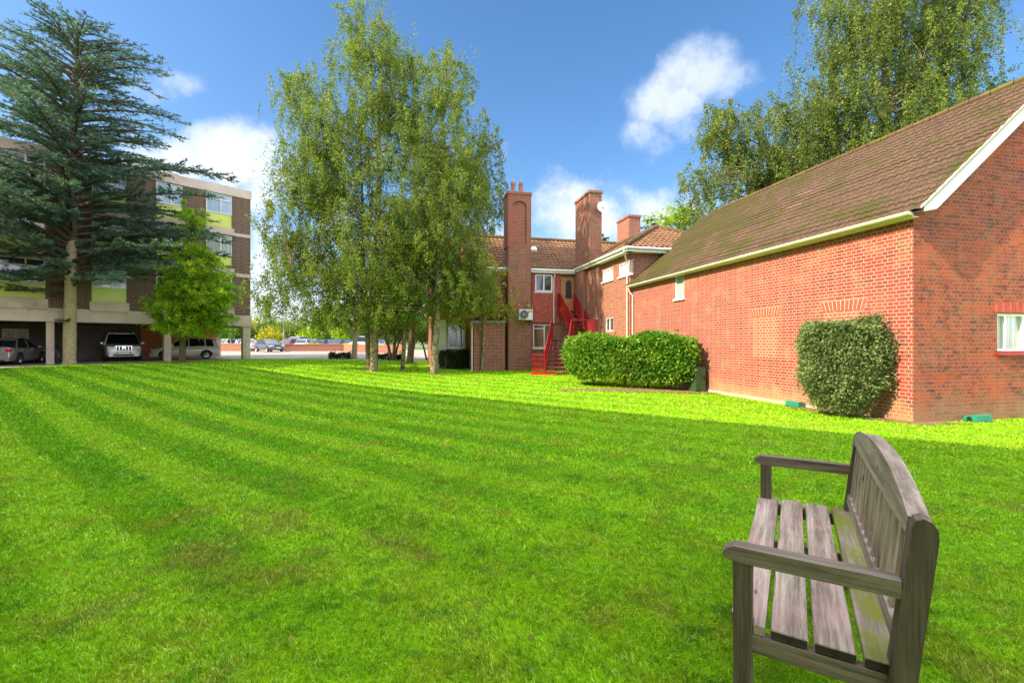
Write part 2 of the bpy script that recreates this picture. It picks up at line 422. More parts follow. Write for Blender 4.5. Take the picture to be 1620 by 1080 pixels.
M['glassc'] = mat_glass('brown_curtain_glass', (.05, .04, .03), .08, (.30, .19, .09))
M['frost'] = mat_plain('frosted_glass', (.30, .38, .35), .25, var=.2, scale=5)
M['interior_lit'] = mat_plain('window_view', (.55, .50, .28), .5, var=.5, scale=2.5)
M['road'] = None
t = NT('asphalt'); v = t.coord('POS'); a = t.noise(v, 40, 4, .8); b = t.noise(v, .35, 4)
c = t.mix(t.rng(b, .3, .7), (.27, .225, .185), (.33, .28, .225)); vs = t.n('ShaderNodeVectorMath', operation='SCALE'); t.link(c, vs.inputs[0]); t.link(t.rng(a, .3, .7, .8, 1.2), vs.inputs['Scale'])
t.bump(a, .4, .01); M['road'] = t.set(vs.outputs[0], .9, 0, .2)
M['path'] = mat_plain('undercroft_paving', (.34, .28, .24), .9, var=.2, scale=1.5)
M['ground'] = mat_plain('rough_ground', (.10, .13, .03), .95, var=.4, scale=.3)
M['soil'] = mat_plain('bare_soil', (.16, .085, .045), .95, var=.45, scale=9, dirt=(.30, .22, .13))
M['leaf_birch'] = leaf_mat('birch_leaf', (.05, .088, .014), (.125, .185, .028), (.29, .34, .065), .42)
M['leaf_birch_d'] = leaf_mat('birch_leaf_dark', (.035, .058, .014), (.085, .12, .022), (.18, .20, .04), .38)
M['leaf_birch_r'] = leaf_mat('weeping_birch_leaf', (.035, .065, .016), (.10, .15, .027), (.29, .33, .07), .38)
M['leaf_lime'] = leaf_mat('hornbeam_leaf', (.09, .20, .012), (.23, .38, .02), (.56, .62, .05), .5)
M['leaf_cherry'] = leaf_mat('yellowing_leaf', (.12, .17, .02), (.30, .33, .05), (.58, .48, .10), .45)
M['leaf_laurel'] = leaf_mat('laurel_leaf', (.035, .115, .010), (.10, .235, .016), (.29, .41, .05), .32, .32, nscale=1.5)
M['leaf_grey'] = leaf_mat('viburnum_leaf', (.04, .07, .024), (.125, .18, .06), (.33, .39, .18), .3, .5, nscale=2.5)
M['leaf_dark'] = leaf_mat('dark_shrub_leaf', (.014, .03, .010), (.03, .055, .016), (.06, .09, .03), .2, .4)
M['leaf_gold'] = leaf_mat('gold_leaf', (.15, .18, .012), (.32, .31, .02), (.55, .44, .04), .4)
M['leaf_green'] = leaf_mat('wood_leaf', (.035, .085, .015), (.085, .16, .02), (.17, .25, .04), .35)
M['needle'] = leaf_mat('cedar_needle', (.028, .066, .054), (.06, .128, .10), (.21, .30, .155), .2, .55, nscale=.5)
M['needle_d'] = leaf_mat('dark_needle', (.012, .03, .02), (.025, .055, .03), (.05, .09, .045), .1, .55)
M['bark_birch'] = bark_mat('birch_bark', (.10, .075, .045), (.36, .29, .17), (.03, .024, .018), 9, .5)
M['bark_cedar'] = bark_mat('cedar_bark', (.33, .25, .13), (.50, .41, .24), None, 5, 1.6)
M['bark'] = bark_mat('brown_bark', (.07, .055, .035), (.17, .135, .08), None, 9)
M['twig'] = bark_mat('twig_bark', (.06, .045, .03), (.14, .10, .06), None, 9)

# ------------------------------------------------------------ terrain
def sstep(x): x = np.clip(x, 0, 1); return x*x*(3-2*x)
def gz(x, y):
    x = np.asarray(x, float); y = np.asarray(y, float)
    z = -1.42 - .19*sstep((y-1.5)/10.5)
    z = z + .30*sstep((-x-1.5)/16.0)*sstep((y-4)/10) + .13*sstep((y-16.5)/7)
    z = z + .17*sstep((y-34)/26)
    return z
def px(x, y_or_none, Y): return ((x-HX)/F*Y)
def grid_sheet(name, xs, yfun0, yfun1, ny, dz, mat, label=None, kind='structure'):
    xs = np.asarray(xs, float); n = len(xs); tt = np.linspace(0, 1, ny)
    X = np.repeat(xs[:, None], ny, 1); Y0 = np.array([yfun0(x) for x in xs])[:, None]; Y1 = np.array([yfun1(x) for x in xs])[:, None]
    Y = Y0+(Y1-Y0)*tt[None, :]
    Z = gz(X, Y)+dz
    V = np.stack([X, Y, Z], -1).reshape(-1, 3)
    i = np.arange(n-1)[:, None]*ny+np.arange(ny-1)[None, :]
    Fq = np.stack([i, i+ny, i+ny+1, i+1], -1).reshape(-1, 4)
    o = fast_mesh(name, V, Fq, np.full(len(Fq), 4), mat, smooth=True)
    o['kind'] = kind
    return o
gx = np.concatenate([[-1500, -600, -250, -120], np.arange(-80, 60, 1.5), [80, 120, 250, 600, 1500]])
grid_sheet('ground', gx, lambda x: -200, lambda x: 1800, 900, -.10, M['ground'])
def interp(pts): 
    xs, ys = zip(*pts); return lambda x: float(np.interp(x, xs, ys))
lawn_far = interp([(-25.5, 19.5), (-24.2, 21.4), (-22.4, 26.2), (-20.0, 31.0), (-19.2, 32.8), (-18.2, 33.5), (-10, 34.6), (-4, 36.4), (3, 40), (18, 44)])
grid_sheet('lawn', np.concatenate([np.arange(-25.5, -17, .2), np.arange(-17, 18.1, .5)]), lambda x: -12, lawn_far, 110, 0, M['lawn'])
grid_sheet('car_park', np.arange(-90, 40, 1.0), lambda x: 14 if x < -17 else 30, lambda x: 68, 60, -.035, M['road'])

# grass blades
def grass():
    V = []; 
    segs = []
    # (y0, y1, per m2, length, width)
    bands = [(.9, 3.2, 17000, .034, .0033), (3.2, 5.5, 8500, .038, .0052), (5.5, 9, 3300, .045, .009), (9, 14, 1250, .055, .015), (14, 22, 480, .06, .024), (22, 33, 170, .065, .04)]
    P = []; Ln = []; Wd = []
    for y0, y1, d, ln, wd in bands:
        A = (y1-y0)*2*(y1*1.25+1.0); n = int(A*d)
        y = rng.uniform(y0, y1, n); hw = y1*1.25+1.0
        x = rng.uniform(-hw, hw, n)
        keep = (np.abs(x) < y*1.22+.9)
        far = np.interp(x, [-25.5, -24.2, -22.4, -20, -19.2, -18.2, -10, -4, 3, 18], [19.5, 21.4, 26.2, 31, 32.8, 33.5, 34.6, 36.4, 40, 44])
        keep &= (y < far) & (x > -25.4)
        # not under the brick wing or house
        a = ((x-7.805)*-.2232+(y-8.85)*.9747); b = ((x-7.805)*.9747+(y-8.85)*.2232)
        keep &= ~((a > -.0) & (b > -.12)) & ~((a > 16.7) & (b > -9))
        x = x[keep]; y = y[keep]
        P.append(np.stack([x, y, gz(x, y)], 1)); Ln.append(np.full(len(x), ln)); Wd.append(np.full(len(x), wd))
    P = np.concatenate(P); Ln = np.concatenate(Ln); Wd = np.concatenate(Wd); n = len(P)
    Ln = Ln*rng.uniform(.45, 1.25, n)
    # clumpy height
    cl = np.sin(P[:, 0]*7.3+np.sin(P[:, 1]*5.1)*1.7)*np.sin(P[:, 1]*6.1+np.sin(P[:, 0]*4.3)*2)
    Ln *= 1+.25*cl
    an = rng.uniform(0, 2*np.pi, n); lean = rng.uniform(.2, 1.25, n)
    # mown stripes lean the blades to and fro
    u = P[:, 0]*.61+P[:, 1]*.79; s = np.sign(np.cos((u-1.2)*2*np.pi/1.04))
    dx = np.cos(an)*lean+.5*s*.79; dy = np.sin(an)*lean-.5*s*.61
    D = np.stack([dx, dy, np.ones(n)], 1); D /= np.linalg.norm(D, axis=1)[:, None]
    a2 = rng.uniform(0, 2*np.pi, n); S = np.stack([np.cos(a2), np.sin(a2), np.zeros(n)], 1)*Wd[:, None]*.5
    b0 = P-S; b1 = P+S; mid = P+D*Ln[:, None]*.55; tip = P+D*Ln[:, None]; tip[:, 2] -= Ln*.18; tip[:, :2] += D[:, :2]*Ln[:, None]*.25
    V = np.stack([b0, b1, mid+S*.8, mid-S*.8, tip], 1).reshape(-1, 3)
    k = np.arange(n)*5
    Q = np.stack([k, k+1, k+2, k+3], 1); T = np.stack([k+3, k+2, k+4], 1)
    flat = np.concatenate([Q, T], 1).ravel()
    tot = np.tile([4, 3], n)
    o = fast_mesh('grass', V, flat, tot, M['blade'])
    tag(o, 'short mown striped green grass of the lawn', 'grass', kind='stuff')
grass()

# ------------------------------------------------------------ brick complex frame
CX, CY = 7.805, 8.85
def W3(a, b, z): return Vector((CX-.2232*a+.9747*b, CY+.9747*a+.2232*b, z))

def grid_wall(mb, p, a0, a1, z0, z1, ops, depth, m=0, inward=None):
    """p(s, d, z): s along wall, d depth inward. leaves the openings out and adds reveals"""
    ss = sorted(set([a0, a1]+[v for o in ops for v in o[:2]])); zz = sorted(set([z0, z1]+[v for o in ops for v in o[2:4]]))
    ss = [s for s in ss if a0 <= s <= a1]; zz = [z for z in zz if z0 <= z <= z1]
    for i in range(len(ss)-1):
        for j in range(len(zz)-1):
            cs, cz = (ss[i]+ss[i+1])/2, (zz[j]+zz[j+1])/2
            if any(o[0] < cs < o[1] and o[2] < cz < o[3] for o in ops): continue
            mb.face([p(ss[i], 0, zz[j]), p(ss[i+1], 0, zz[j]), p(ss[i+1], 0, zz[j+1]), p(ss[i], 0, zz[j+1])], m)
    for s0, s1, q0, q1 in [o[:4] for o in ops]:
        mb.face([p(s0, 0, q0), p(s0, depth, q0), p(s0, depth, q1), p(s0, 0, q1)], m)
        mb.face([p(s1, depth, q0), p(s1, 0, q0), p(s1, 0, q1), p(s1, depth, q1)], m)
        mb.face([p(s0, 0, q1), p(s1, 0, q1), p(s1, depth, q1), p(s0, depth, q1)], m)
        mb.face([p(s1, 0, q0), p(s0, 0, q0), p(s0, depth, q0), p(s1, depth, q0)], m)

def window(parent, p, s0, s1, z0, z1, d, verts=(), horiz=(), fw=.05, frame='white', glass='glass', sill=None, proud=.03, label=None):
    """frame with pane; verts: fractions of mullions; horiz: fractions of transoms"""
    mb = MB()
    P = lambda s, dd, z: p(s, dd, z)
    def bx(a, b, c, e): mb.box(a, b, d-proud, d+.04, c, e, fr=lambda x, y, z: P(x, y, z))
    bx(s0, s1, z0, z0+fw); bx(s0, s1, z1-fw, z1); bx(s0, s0+fw, z0+fw, z1-fw); bx(s1-fw, s1, z0+fw, z1-fw)
    for v in verts:
        c = s0+(s1-s0)*v; bx(c-fw*.55, c+fw*.55, z0+fw, z1-fw)
    for h, v0, v1 in horiz:
        c = z0+(z1-z0)*h; bx(s0+(s1-s0)*v0+fw*.3, s0+(s1-s0)*v1-fw*.3, c-fw*.4, c+fw*.4)
    f = mb.build('window', M[frame], parent)
    if label: f['label'] = label
    g = MB(); g.face([P(s0+fw*.5, d+.02, z0+fw*.5), P(s1-fw*.5, d+.02, z0+fw*.5), P(s1-fw*.5, d+.02, z1-fw*.5), P(s0+fw*.5, d+.02, z1-fw*.5)])
    g.build('pane', M[glass], f)
    if sill:
        sm = MB(); sm.box(s0-.06, s1+.06, -.06, d, z0-.07, z0-.002, fr=lambda x, y, z: P(x, y, z), bev=0)
        sm.build('sill', M[sill], f)
    return f

# tiled slope: surface with real courses and rolls. o: low left corner, e: along eave (unit), s: up slope (unit); len, height function
def tile_slope(o, e, s, L, H, roll=.30, course=.33, amp=.028, step=.022, clip=None, nper=6):
    o, e, s = Vector(o), Vector(e).normalized(), Vector(s).normalized(); n = e.cross(s)
    if n.z < 0: n = -n
    xs = np.arange(0, L+roll/nper*.5, roll/nper); nc = int(math.ceil(H/course))
    rows = []
    for c in range(nc):
        rows.append((c*course, step)); rows.append((min((c+1)*course, H)-.004, .0))
    V = []; pr = np.abs(np.sin(np.pi*xs/roll))**.7*amp
    for k, (h, st) in enumerate(rows):
        jit = random.uniform(-.004, .004)
        for i, x in enumerate(xs):
            hh = min(h, H)
            if clip:
                lo, hi = clip(hh); xx = min(max(x, lo), hi)
            else: xx = x
            q = o+e*xx+s*(hh)+n*(st+pr[i]+jit)
            V.append(q)
    F_ = []; w = len(xs)
    for r in range(len(rows)-1):
        for i in range(w-1): F_.append((r*w+i, r*w+i+1, (r+1)*w+i+1, (r+1)*w+i))
    return V, F_

def mat_tiles(name, c1, c2, moss, mossamt=(.5, .62), roll=.3, course=.33, gaps=None, edge=None):
    t = NT(name); pos = t.coord('POS')
    uv = t.coord('UV')
    k = t.n('ShaderNodeTexBrick'); k.offset = 0; t.link(uv, k.inputs['Vector']); k.inputs['Scale'].default_value = 1; k.inputs['Brick Width'].default_value = roll; k.inputs['Row Height'].default_value = course
    k.inputs['Mortar Size'].default_value = .004; k.inputs['Color1'].default_value = (*c1, 1); k.inputs['Color2'].default_value = (*c2, 1); k.inputs['Mortar'].default_value = (c2[0]*.35, c2[1]*.35, c2[2]*.35, 1)
    c = k.outputs[0]
    n = t.noise(pos, 1.2, 6, .7); n2 = t.noise(pos, 11, 5, .75)
    f = t.math('ADD', n, t.math('MULTIPLY', t.math('SUBTRACT', n2, .5), .55))
    if edge:      # more moss where the roof meets the next building and along the ridge
        sp = t.n('ShaderNodeSeparateXYZ'); t.link(pos, sp.inputs[0])
        f = t.math('ADD', f, t.rng(sp.outputs[1], edge[0], edge[1], 0, edge[2]))
    c = t.mix(t.rng(f, mossamt[0], mossamt[1], 0, .9), c, moss)
    fine = t.noise(pos, 30, 4, .7)
    vs = t.n('ShaderNodeVectorMath', operation='SCALE'); t.link(c, vs.inputs[0]); t.link(t.rng(fine, .3, .7, .72, 1.2), vs.inputs['Scale'])
    t.bump(t.math('ADD', fine, n2), .5, .01)
    return t.set(vs.outputs[0], .9, 0, .2)
M['tiles'] = mat_tiles('mossy_roof_tiles', (.125, .072, .042), (.066, .041, .027), (.055, .05, .009), (.52, .62), edge=(12.5, 19.5, .15), roll=.18, course=.255)
M['tiles_h'] = mat_tiles('house_roof_tiles', (.29, .15, .075), (.14, .07, .04), (.12, .09, .05), (.6, .85))
M['ridge'] = mat_tiles('ridge_tiles', (.14, .078, .046), (.095, .052, .032), (.13, .12, .03), (.45, .62))

def build_wing():
    rt = world_root('brick_annexe', W3(0, 0, -1.6), 'long single storey red brick annexe with mossy pitched tile roof on the right', 'building')
    Z0 = -1.9; ZE = 2.58; BR = 3.74; ZR = 5.72; AE = 11.45; PT = .836
    # long wall (face b=0)
    mb = MB()
    p = lambda s, d, z: W3(s, d, z)
    sw = (7.54, 8.10, 1.60, 2.50)
    grid_wall(mb, p, 0, AE, Z0, ZE, [sw], .14)
    mb.build('wall', M['brick'], rt)
    # gable wall: s = b
    mb = MB(); pg = lambda s, d, z: W3(d, s, z)
    gw = (2.21, 3.55, -.17, .60)
    grid_wall(mb, pg, 0, 2*BR, Z0, ZE, [gw], .12)
    mb.face([pg(0, 0, ZE), pg(2*BR, 0, ZE), pg(BR, 0, ZE+BR*PT)])
    # rear walls close the box
    mb.face([W3(0, 2*BR, Z0), W3(AE, 2*BR, Z0), W3(AE, 2*BR, ZE), W3(0, 2*BR, ZE)])
    g = mb.build('gable_wall', M['brick_g'], rt); g['label'] = 'rough weathered gable end wall'
    window(rt, p, sw[0], sw[1], sw[2], sw[3], .05, (), (), .05, 'white', 'frost', 'white', label='narrow frosted window under the eaves')
    wn = window(rt, pg, gw[0], gw[1], gw[2], gw[3], .07, (.22, .6), (), .045, 'white', 'glassg', None)
    s = MB(); s.box(gw[0]-.05, gw[1]+.05, -.07, .02, gw[2]-.085, gw[2]-.045, fr=pg); s.build('sill', M['red'], wn)
    # plinth
    mb = MB(); mb.box(.9, 6.6, -.035, .0, -1.9, -1.53, fr=lambda x, y, z: W3(x, y, z)); mb.build('plinth', M['plinth'], rt)
    # soldier arches and bricked-up openings
    for a0, a1, z0, z1 in ((.97, 1.98, .735, .955), (3.28, 4.26, .75, .95)):
        mb = MB(); am = (a0+a1)/2
        n = 11
        for k in range(n):
            x0 = a0+(a1-a0)*k/n+.009; x1 = a0+(a1-a0)*(k+1)/n-.009
            sp = lambda x: (x-am)*1.16+am
            c = [W3(x0, -.004, z0), W3(x1, -.004, z0), W3(x1, .05, z0), W3(x0, .05, z0), W3(sp(x0), -.004, z1), W3(sp(x1), -.004, z1), W3(sp(x1), .05, z1), W3(sp(x0), .05, z1)]
            mb.hexa(c, k % 2)
        mb.mesh([W3(a0, -.002, z0), W3(a1, -.002, z0), W3((a1-am)*1.16+am, -.002, z1+.006), W3((a0-am)*1.16+am, -.002, z1+.006)], [(0, 1, 2, 3)], 2)
        mb.build('soldier_arch', [M['infillb'], M['infillc'], M['mortar']], rt)
        mb = MB(); mb.box(a0+.03, a1-.03, -.003, .01, z0-1.15, z0-.006, fr=lambda x, y, z: W3(x, y, z)); mb.build('blocked_window', M['infill'], rt)
    mb = MB()
    for k in range(15):
        x0 = gw[0]-.06+k*.097; mb.hexa([pg(x0, -.006, .625), pg(x0+.085, -.006, .625), pg(x0+.085, .04, .625), pg(x0, .04, .625), pg(x0, -.006, .83), pg(x0+.085, -.006, .83), pg(x0+.085, .04, .83), pg(x0, .04, .83)], k % 2)
    mb.build('soldier_arch', [M['infillb'], M['infillc']], rt)
    # roof: left slope and right slope
    ov = .22; A0 = -.28; A1 = 11.42
    sl = Vector(W3(0, 1, PT)-W3(0, 0, 0)).normalized(); e = (W3(1, 0, 0)-W3(0, 0, 0))
    Hs = (BR+ov)*math.sqrt(1+PT*PT)
    o = W3(A0, -ov, 2.68-ov*PT)
    # far verge runs on past the hip roof of the house
    V, Fc = tile_slope(o, e, sl, A1-A0+.35, Hs, amp=.026, roll=.18, step=.018, course=.255)
    mb = MB(); mb.mesh(V, Fc); rf = mb.build('roof', M['tiles'], rt, smooth=True, angle=50)
    mb = MB()
    o2 = W3(A0, 2*BR+ov, 2.68-ov*PT); sl2 = Vector(W3(0, -1, PT)-W3(0, 0, 0)).normalized()
    V, Fc = tile_slope(o2, e, sl2, A1-A0+.35, Hs); mb.mesh(V, Fc)
    mb.build('rear_roof', M['tiles'], rt)
    # underlay closing the roof
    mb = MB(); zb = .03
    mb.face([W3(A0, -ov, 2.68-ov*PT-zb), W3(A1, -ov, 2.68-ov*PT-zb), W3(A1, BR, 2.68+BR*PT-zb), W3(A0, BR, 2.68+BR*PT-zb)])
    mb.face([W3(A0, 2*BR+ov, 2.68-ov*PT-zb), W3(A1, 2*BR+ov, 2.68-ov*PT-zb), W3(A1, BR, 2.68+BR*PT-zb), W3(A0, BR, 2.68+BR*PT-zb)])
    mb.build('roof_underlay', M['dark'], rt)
    mb = MB()
    for k in range(int((A1-A0)/.42)):
        x0 = A0+k*.42
        mb.tube([W3(x0, BR, 2.70+BR*PT), W3(x0+.41, BR, 2.70+BR*PT)], [.10, .09], 8)
    mb.build('ridge_tile', M['ridge'], rt, smooth=True)
    # barge board
    mb = MB()
    for sgn in (0, 1):
        def B(b): return b if sgn == 0 else 2*BR-b
        pts = [(-.10, 2.68-.10*PT-.30), (-.10, 2.68-.10*PT-.0), (BR, 2.68+BR*PT-.0), (BR, 2.68+BR*PT-.26)]
        pts = [(-.12, 2.47), (-.12, 2.60), (BR, 2.66+BR*PT), (BR, 2.66+BR*PT-.27), (.20, 2.66+.2*PT-.27-.02)]
        mb.prism([W3(-.27, B(b), z) for b, z in pts], W3(.03, 0, 0)-W3(0, 0, 0))
    mb.build('barge_board', M['barge'], rt)
    # tile mortar under the verge
    mb = MB(); mb.prism([W3(-.285, -.2, 2.52), W3(-.285, -.2, 2.545), W3(-.285, BR, 2.70+BR*PT), W3(-.285, BR, 2.66+BR*PT)], W3(.04, 0, 0)-W3(0, 0, 0)); mb.build('verge_mortar', M['plinth'], rt)
    # fascia, soffit and gutter
    mb = MB(); mb.box(-.1, A1, -.16, -.135, 2.41, 2.49, fr=lambda x, y, z: W3(x, y, z)); mb.box(-.1, A1, -.135, .0, 2.41, 2.425, fr=lambda x, y, z: W3(x, y, z)); mb.build('fascia', M['cream'], rt)
    mb = MB(); n = 8; R1 = .062
    prof = [(math.cos(math.pi+math.pi*k/n)*R1, math.sin(math.pi+math.pi*k/n)*R1) for k in range(n+1)]
    prof2 = [(x*.86, y*.86) for x, y in prof]
    for k in range(n):
        for pr in (prof, prof2):
            mb.face([W3(-.12, -.225+pr[k][0], 2.50+pr[k][1]), W3(A1, -.225+pr[k][0], 2.47+pr[k][1]), W3(A1, -.225+pr[k+1][0], 2.47+pr[k+1][1]), W3(-.12, -.225+pr[k+1][0], 2.50+pr[k+1][1])])
    for x, z in ((-.12, 2.50), (A1, 2.47)): mb.face([W3(x, -.225+q[0], z+q[1]) for q in prof])
    mb.tube([W3(-.12, -.225-R1, 2.50), W3(A1, -.225-R1, 2.47)], .008, 5)
    for k in range(12): 
        x = .5+k*.95; mb.tube([W3(x, -.225+q[0]*1.05, 2.498-.0026*x+q[1]*1.05) for q in prof], .006, 4)
    mb.build('gutter', M['cream'], rt, smooth=True)
    # downpipe
    mb = MB(); mb.tube([W3(11.3, -.22, 2.40), W3(11.3, -.2, 2.25), W3(11.22, -.06, 2.05), W3(11.22, -.06, -1.6)], .035, 8); mb.build('downpipe', M['pipe'], rt, smooth=True)
    # pair of paler slipped tiles
    mb = MB()
    for (a, h) in ((4.15, 2.35), (4.35, 3.1)):
        mb = MB(); q = o+e*(a-A0)+sl*h; n_ = e.normalized().cross(sl); n_ = n_ if n_.z > 0 else -n_
        c = [q+n_*.03, q+e*.5+n_*.03, q+e*.5+sl*.05+n_*.035, q+sl*.05+n_*.035]; mb.prism(c, n_*.012)
        mb.build('slipped_tile', M['paletile'], rt)
    return rt
M['mortar'] = mat_plain('lime_mortar', (.56, .38, .29), .9, var=.15, scale=12)
M['infillb'] = mat_plain('arch_brick', (.50, .085, .045), .88, var=.25, scale=14)
M['infillc'] = mat_plain('arch_brick_dark', (.38, .065, .04), .88, var=.25, scale=14)
M['paletile'] = mat_plain('pale_tile', (.19, .12, .075), .8, var=.2, scale=9)
build_wing()
# sheet of bare soil along the wall
def soil_patch(name, pts, seedv):
    V = []; Fc = []; n = len(pts); c = np.mean(np.array(pts), 0)
    V.append((c[0], c[1], float(gz(c[0], c[1]))+.030))
    m = n*6
    for i in range(m):
        k = i/6; a = np.array(pts[int(k) % n]); b = np.array(pts[(int(k)+1) % n]); q = a+(b-a)*(k % 1)
        q = q+np.random.default_rng(seedv+i).normal(0, .04, 2); V.append((q[0], q[1], float(gz(q[0], q[1]))+.022))
    Fc = [(0, 1+i, 1+(i+1) % m) for i in range(m)]
    o = fast_mesh(name, V, np.array(Fc), np.full(m, 3), M['soil']); o['kind'] = 'structure'
def W2(a, b): w = W3(a, b, 0); return (w.x, w.y)
soil_patch('soil', [W2(-.35, .9), W2(-.3, -.1), W2(.5, -.35), W2(2.6, -.45), W2(2.6, .1), W2(0, .1)], 3)
soil_patch('soil', [W2(5.5, .1), W2(5.6, -.35), W2(5.75, -.9), W2(7.1, -3.4), W2(7.5, -4.6), W2(8.1, -4.6), W2(7.9, -2), W2(7.2, .1)], 40)

# ------------------------------------------------------------ main house
def build_house():
    rt = world_root('brick_house', W3(17.6, -2, -1.6), 'two storey red brick house with tall chimney stacks and pantile roof behind the stair', 'house')
    fr = lambda x, y, z: W3(x, y, z)
    Z0 = -1.9; ZE = 4.16
    AF = 17.6            # front plane
    # --- wing toward the viewer: left wall at b=-.06 from a=11.45..17.6
    pw = lambda s, d, z: W3(s, -.06+d, z)
    def a_of(x, b=-.06):
        k = (x-HX)/F; X0 = CX+.9747*b; Y0 = CY+.2232*b
        return (X0-k*Y0)/(.2232+.9747*k)
    wins = [(a_of(999)+.02, a_of(979), 3.02, 3.62), (a_of(970), a_of(953), 3.02, 3.62), (a_of(970), a_of(958), .55, 1.22)]
    mb = MB(); grid_wall(mb, pw, 11.45, AF, Z0, ZE, wins, .12); 
    # front wall of the wing, faces the viewer
    pf = lambda s, d, z: W3(11.45+d, s, z)
    grid_wall(mb, pf, -.06, 6.2, Z0, ZE, [], .1)
    # projecting pier on the wing (foot of the second stack)
    mb.box(a_of(931), AF, -.36, -.06, Z0, ZE-.02, fr=fr)
    mb.box(a_of(951), a_of(932)-.02, -.20, -.06, Z0, ZE-.05, fr=fr)
    mb.build('wing_wall', M['brick_h'], rt)
    for i, w in enumerate(wins[:2]): window(rt, pw, *w, .05, (.33, .66), (), .05, 'white', 'glassb', 'white')
    window(rt, pw, *wins[2], .05, (.5,), (), .05, 'white', 'glass', None)
    # --- front wall
    def b_of(x, a=AF):
        k = (x-HX)/F; X0 = CX-.2232*a; Y0 = CY+.9747*a
        return (Y0*k-X0)/(.9747-.2232*k)
    pF = lambda s, d, z: W3(AF+d, s, z)
    up = (b_of(846), b_of(873), 2.86, 3.80)
    gw = (b_of(843.5), b_of(872), -.30, 1.03)
    door = (b_of(888), b_of(911), 1.82, 3.76)
    side = (b_of(912), b_of(917.5), 1.82, 3.76)
    BL = b_of(746)
    mb = MB(); grid_wall(mb, pF, BL, -.06, Z0, ZE, [up, gw, door], .12)
    mb.face([W3(AF, BL, Z0), W3(AF+8, BL, Z0), W3(AF+8, BL, ZE), W3(AF, BL, ZE)])
    mb.face([W3(AF+8, BL, Z0), W3(AF+8, 6.2, Z0), W3(AF+8, 6.2, ZE), W3(AF+8, BL, ZE)])
    mb.face([W3(11.45, 6.2, Z0), W3(AF+8, 6.2, Z0), W3(AF+8, 6.2, ZE), W3(11.45, 6.2, ZE)])
    mb.build('wall', M['brick_h'], rt)
    # hung tile panel, slightly proud, with a drip edge
    mb = MB(); x0, x1 = b_of(841), b_of(886)
    grid_wall(mb, lambda s, d, z: W3(AF-.05+d, s, z), x0, x1, 1.17, 4.10, [(up[0]-.02, up[1]+.02, up[2]-.02, up[3]+.02)], .05)
    rows = 22
    for r in range(rows):
        z0 = 1.17+r*(4.10-1.17)/rows; z1 = z0+(4.10-1.17)/rows
        n = 17
        for k in range(n):
            s0 = x0+(x1-x0)*(k+(r % 2)*.5)/n; s1 = s0+(x1-x0)/n*.94
            if s1 > x1: continue
            sm = (s0+s1)/2
            if up[0]-.04 < sm < up[1]+.04 and up[2]-.08 < (z0+z1)/2 < up[3]+.05: continue
            mb.mesh([W3(AF-.075, s0, z0+.05), W3(AF-.08, sm, z0), W3(AF-.075, s1, z0+.05), W3(AF-.055, s1, z1), W3(AF-.055, s0, z1)], [(0, 1, 2, 3, 4)])
    mb.box(AF-.10, AF-.0, x0, x1, 1.11, 1.165, fr=fr)
    hp = mb.build('hung_tiles', M['hung'], rt)
    window(rt, pF, *up, .0, (.5,), (), .06, 'white', 'glass', 'white', proud=.10)
    window(rt, pF, *gw, .06, (.62,), ((.82, 0, .62),), .06, 'white', 'glassc', 'white')
    # door in its recess with glazed side panel
    mb = MB(); mb.box(AF+.05, AF+.10, door[0], door[1], door[2], door[3]-.02, fr=fr)
    for s0, s1 in ((door[0]-.0, door[0]+.08), (door[1]-.08, door[1])): mb.box(AF+.0, AF+.05, s0, s1, door[2], door[3]-.02, fr=fr)
    d = mb.build('door', M['wooddoor'], rt)
    mb = MB(); s0 = door[0]+.27; s1 = door[1]-.24; mb.prism([W3(AF+.04, s0, door[2]+.7), W3(AF+.04, s1, door[2]+.7), W3(AF+.04, s1, door[3]-.5)]+[W3(AF+.04, (s0+s1)/2+(s1-s0)/2*math.cos(t), door[3]-.5+.3*math.sin(t)) for t in np.linspace(.3, math.pi-.3, 7)]+[W3(AF+.04, s0, door[3]-.5)], W3(.02, 0, 0)-W3(0, 0, 0)); mb.build('pane', M['glass'], d)
    mb = MB(); mb.lathe([(0, -.03), (.03, -.02), (.03, .0), (.012, .03)], tuple(W3(AF, door[0]+.13, 2.75)), 'Y', 8); mb.build('handle', M['alloy'], d)
    window(rt, lambda s, d_, z: W3(AF-.05+d_, s, z), side[0], side[1]-.03, side[2], side[3]-.02, .0, (), (), .05, 'white', 'glass', None)
    # --- chimney breast with recessed arch, two pots
    c0, c1 = b_of(804.5, 16.75), b_of(840, 16.75)
    a0, a1 = 16.75, AF+.05
    mb = MB(); mb.box(a0, a1, c0, c1, Z0, 5.20, fr=fr)
    mb.face([W3(a0, c0, 5.2), W3(a1, c0, 5.2), W3(a1, c1, 5.2), W3(a0, c1, 5.2)])
    mb.build('chimney_breast', M['brick_c'], rt)
    mb = MB(); zt = 7.92; x0, x1 = c0-.02, c1+.02; A0 = a0+.02; A1 = a0+1.15
    # upper stack built of a ring with an arched recess on the viewer's side
    rx0, rx1 = x0+.26, x1-.26; rz0, rz1 = 5.32, 7.30; rad = (rx1-rx0)/2; rm = (rx0+rx1)/2
    arc = [(rm+rad*math.cos(t), rz1+rad*.75*math.sin(t)) for t in np.linspace(0, math.pi, 11)]
    P_ = lambda s, d_, z: W3(A0+d_, s, z)
    mb.face([P_(x0, 0, 5.2), P_(rx0, 0, 5.2), P_(rx0, 0, rz1), P_(x0, 0, rz1)]); mb.face([P_(rx1, 0, 5.2), P_(x1, 0, 5.2), P_(x1, 0, rz1), P_(rx1, 0, rz1)])
    mb.face([P_(rx0, 0, 5.2), P_(rx1, 0, 5.2), P_(rx1, 0, rz0), P_(rx0, 0, rz0)])
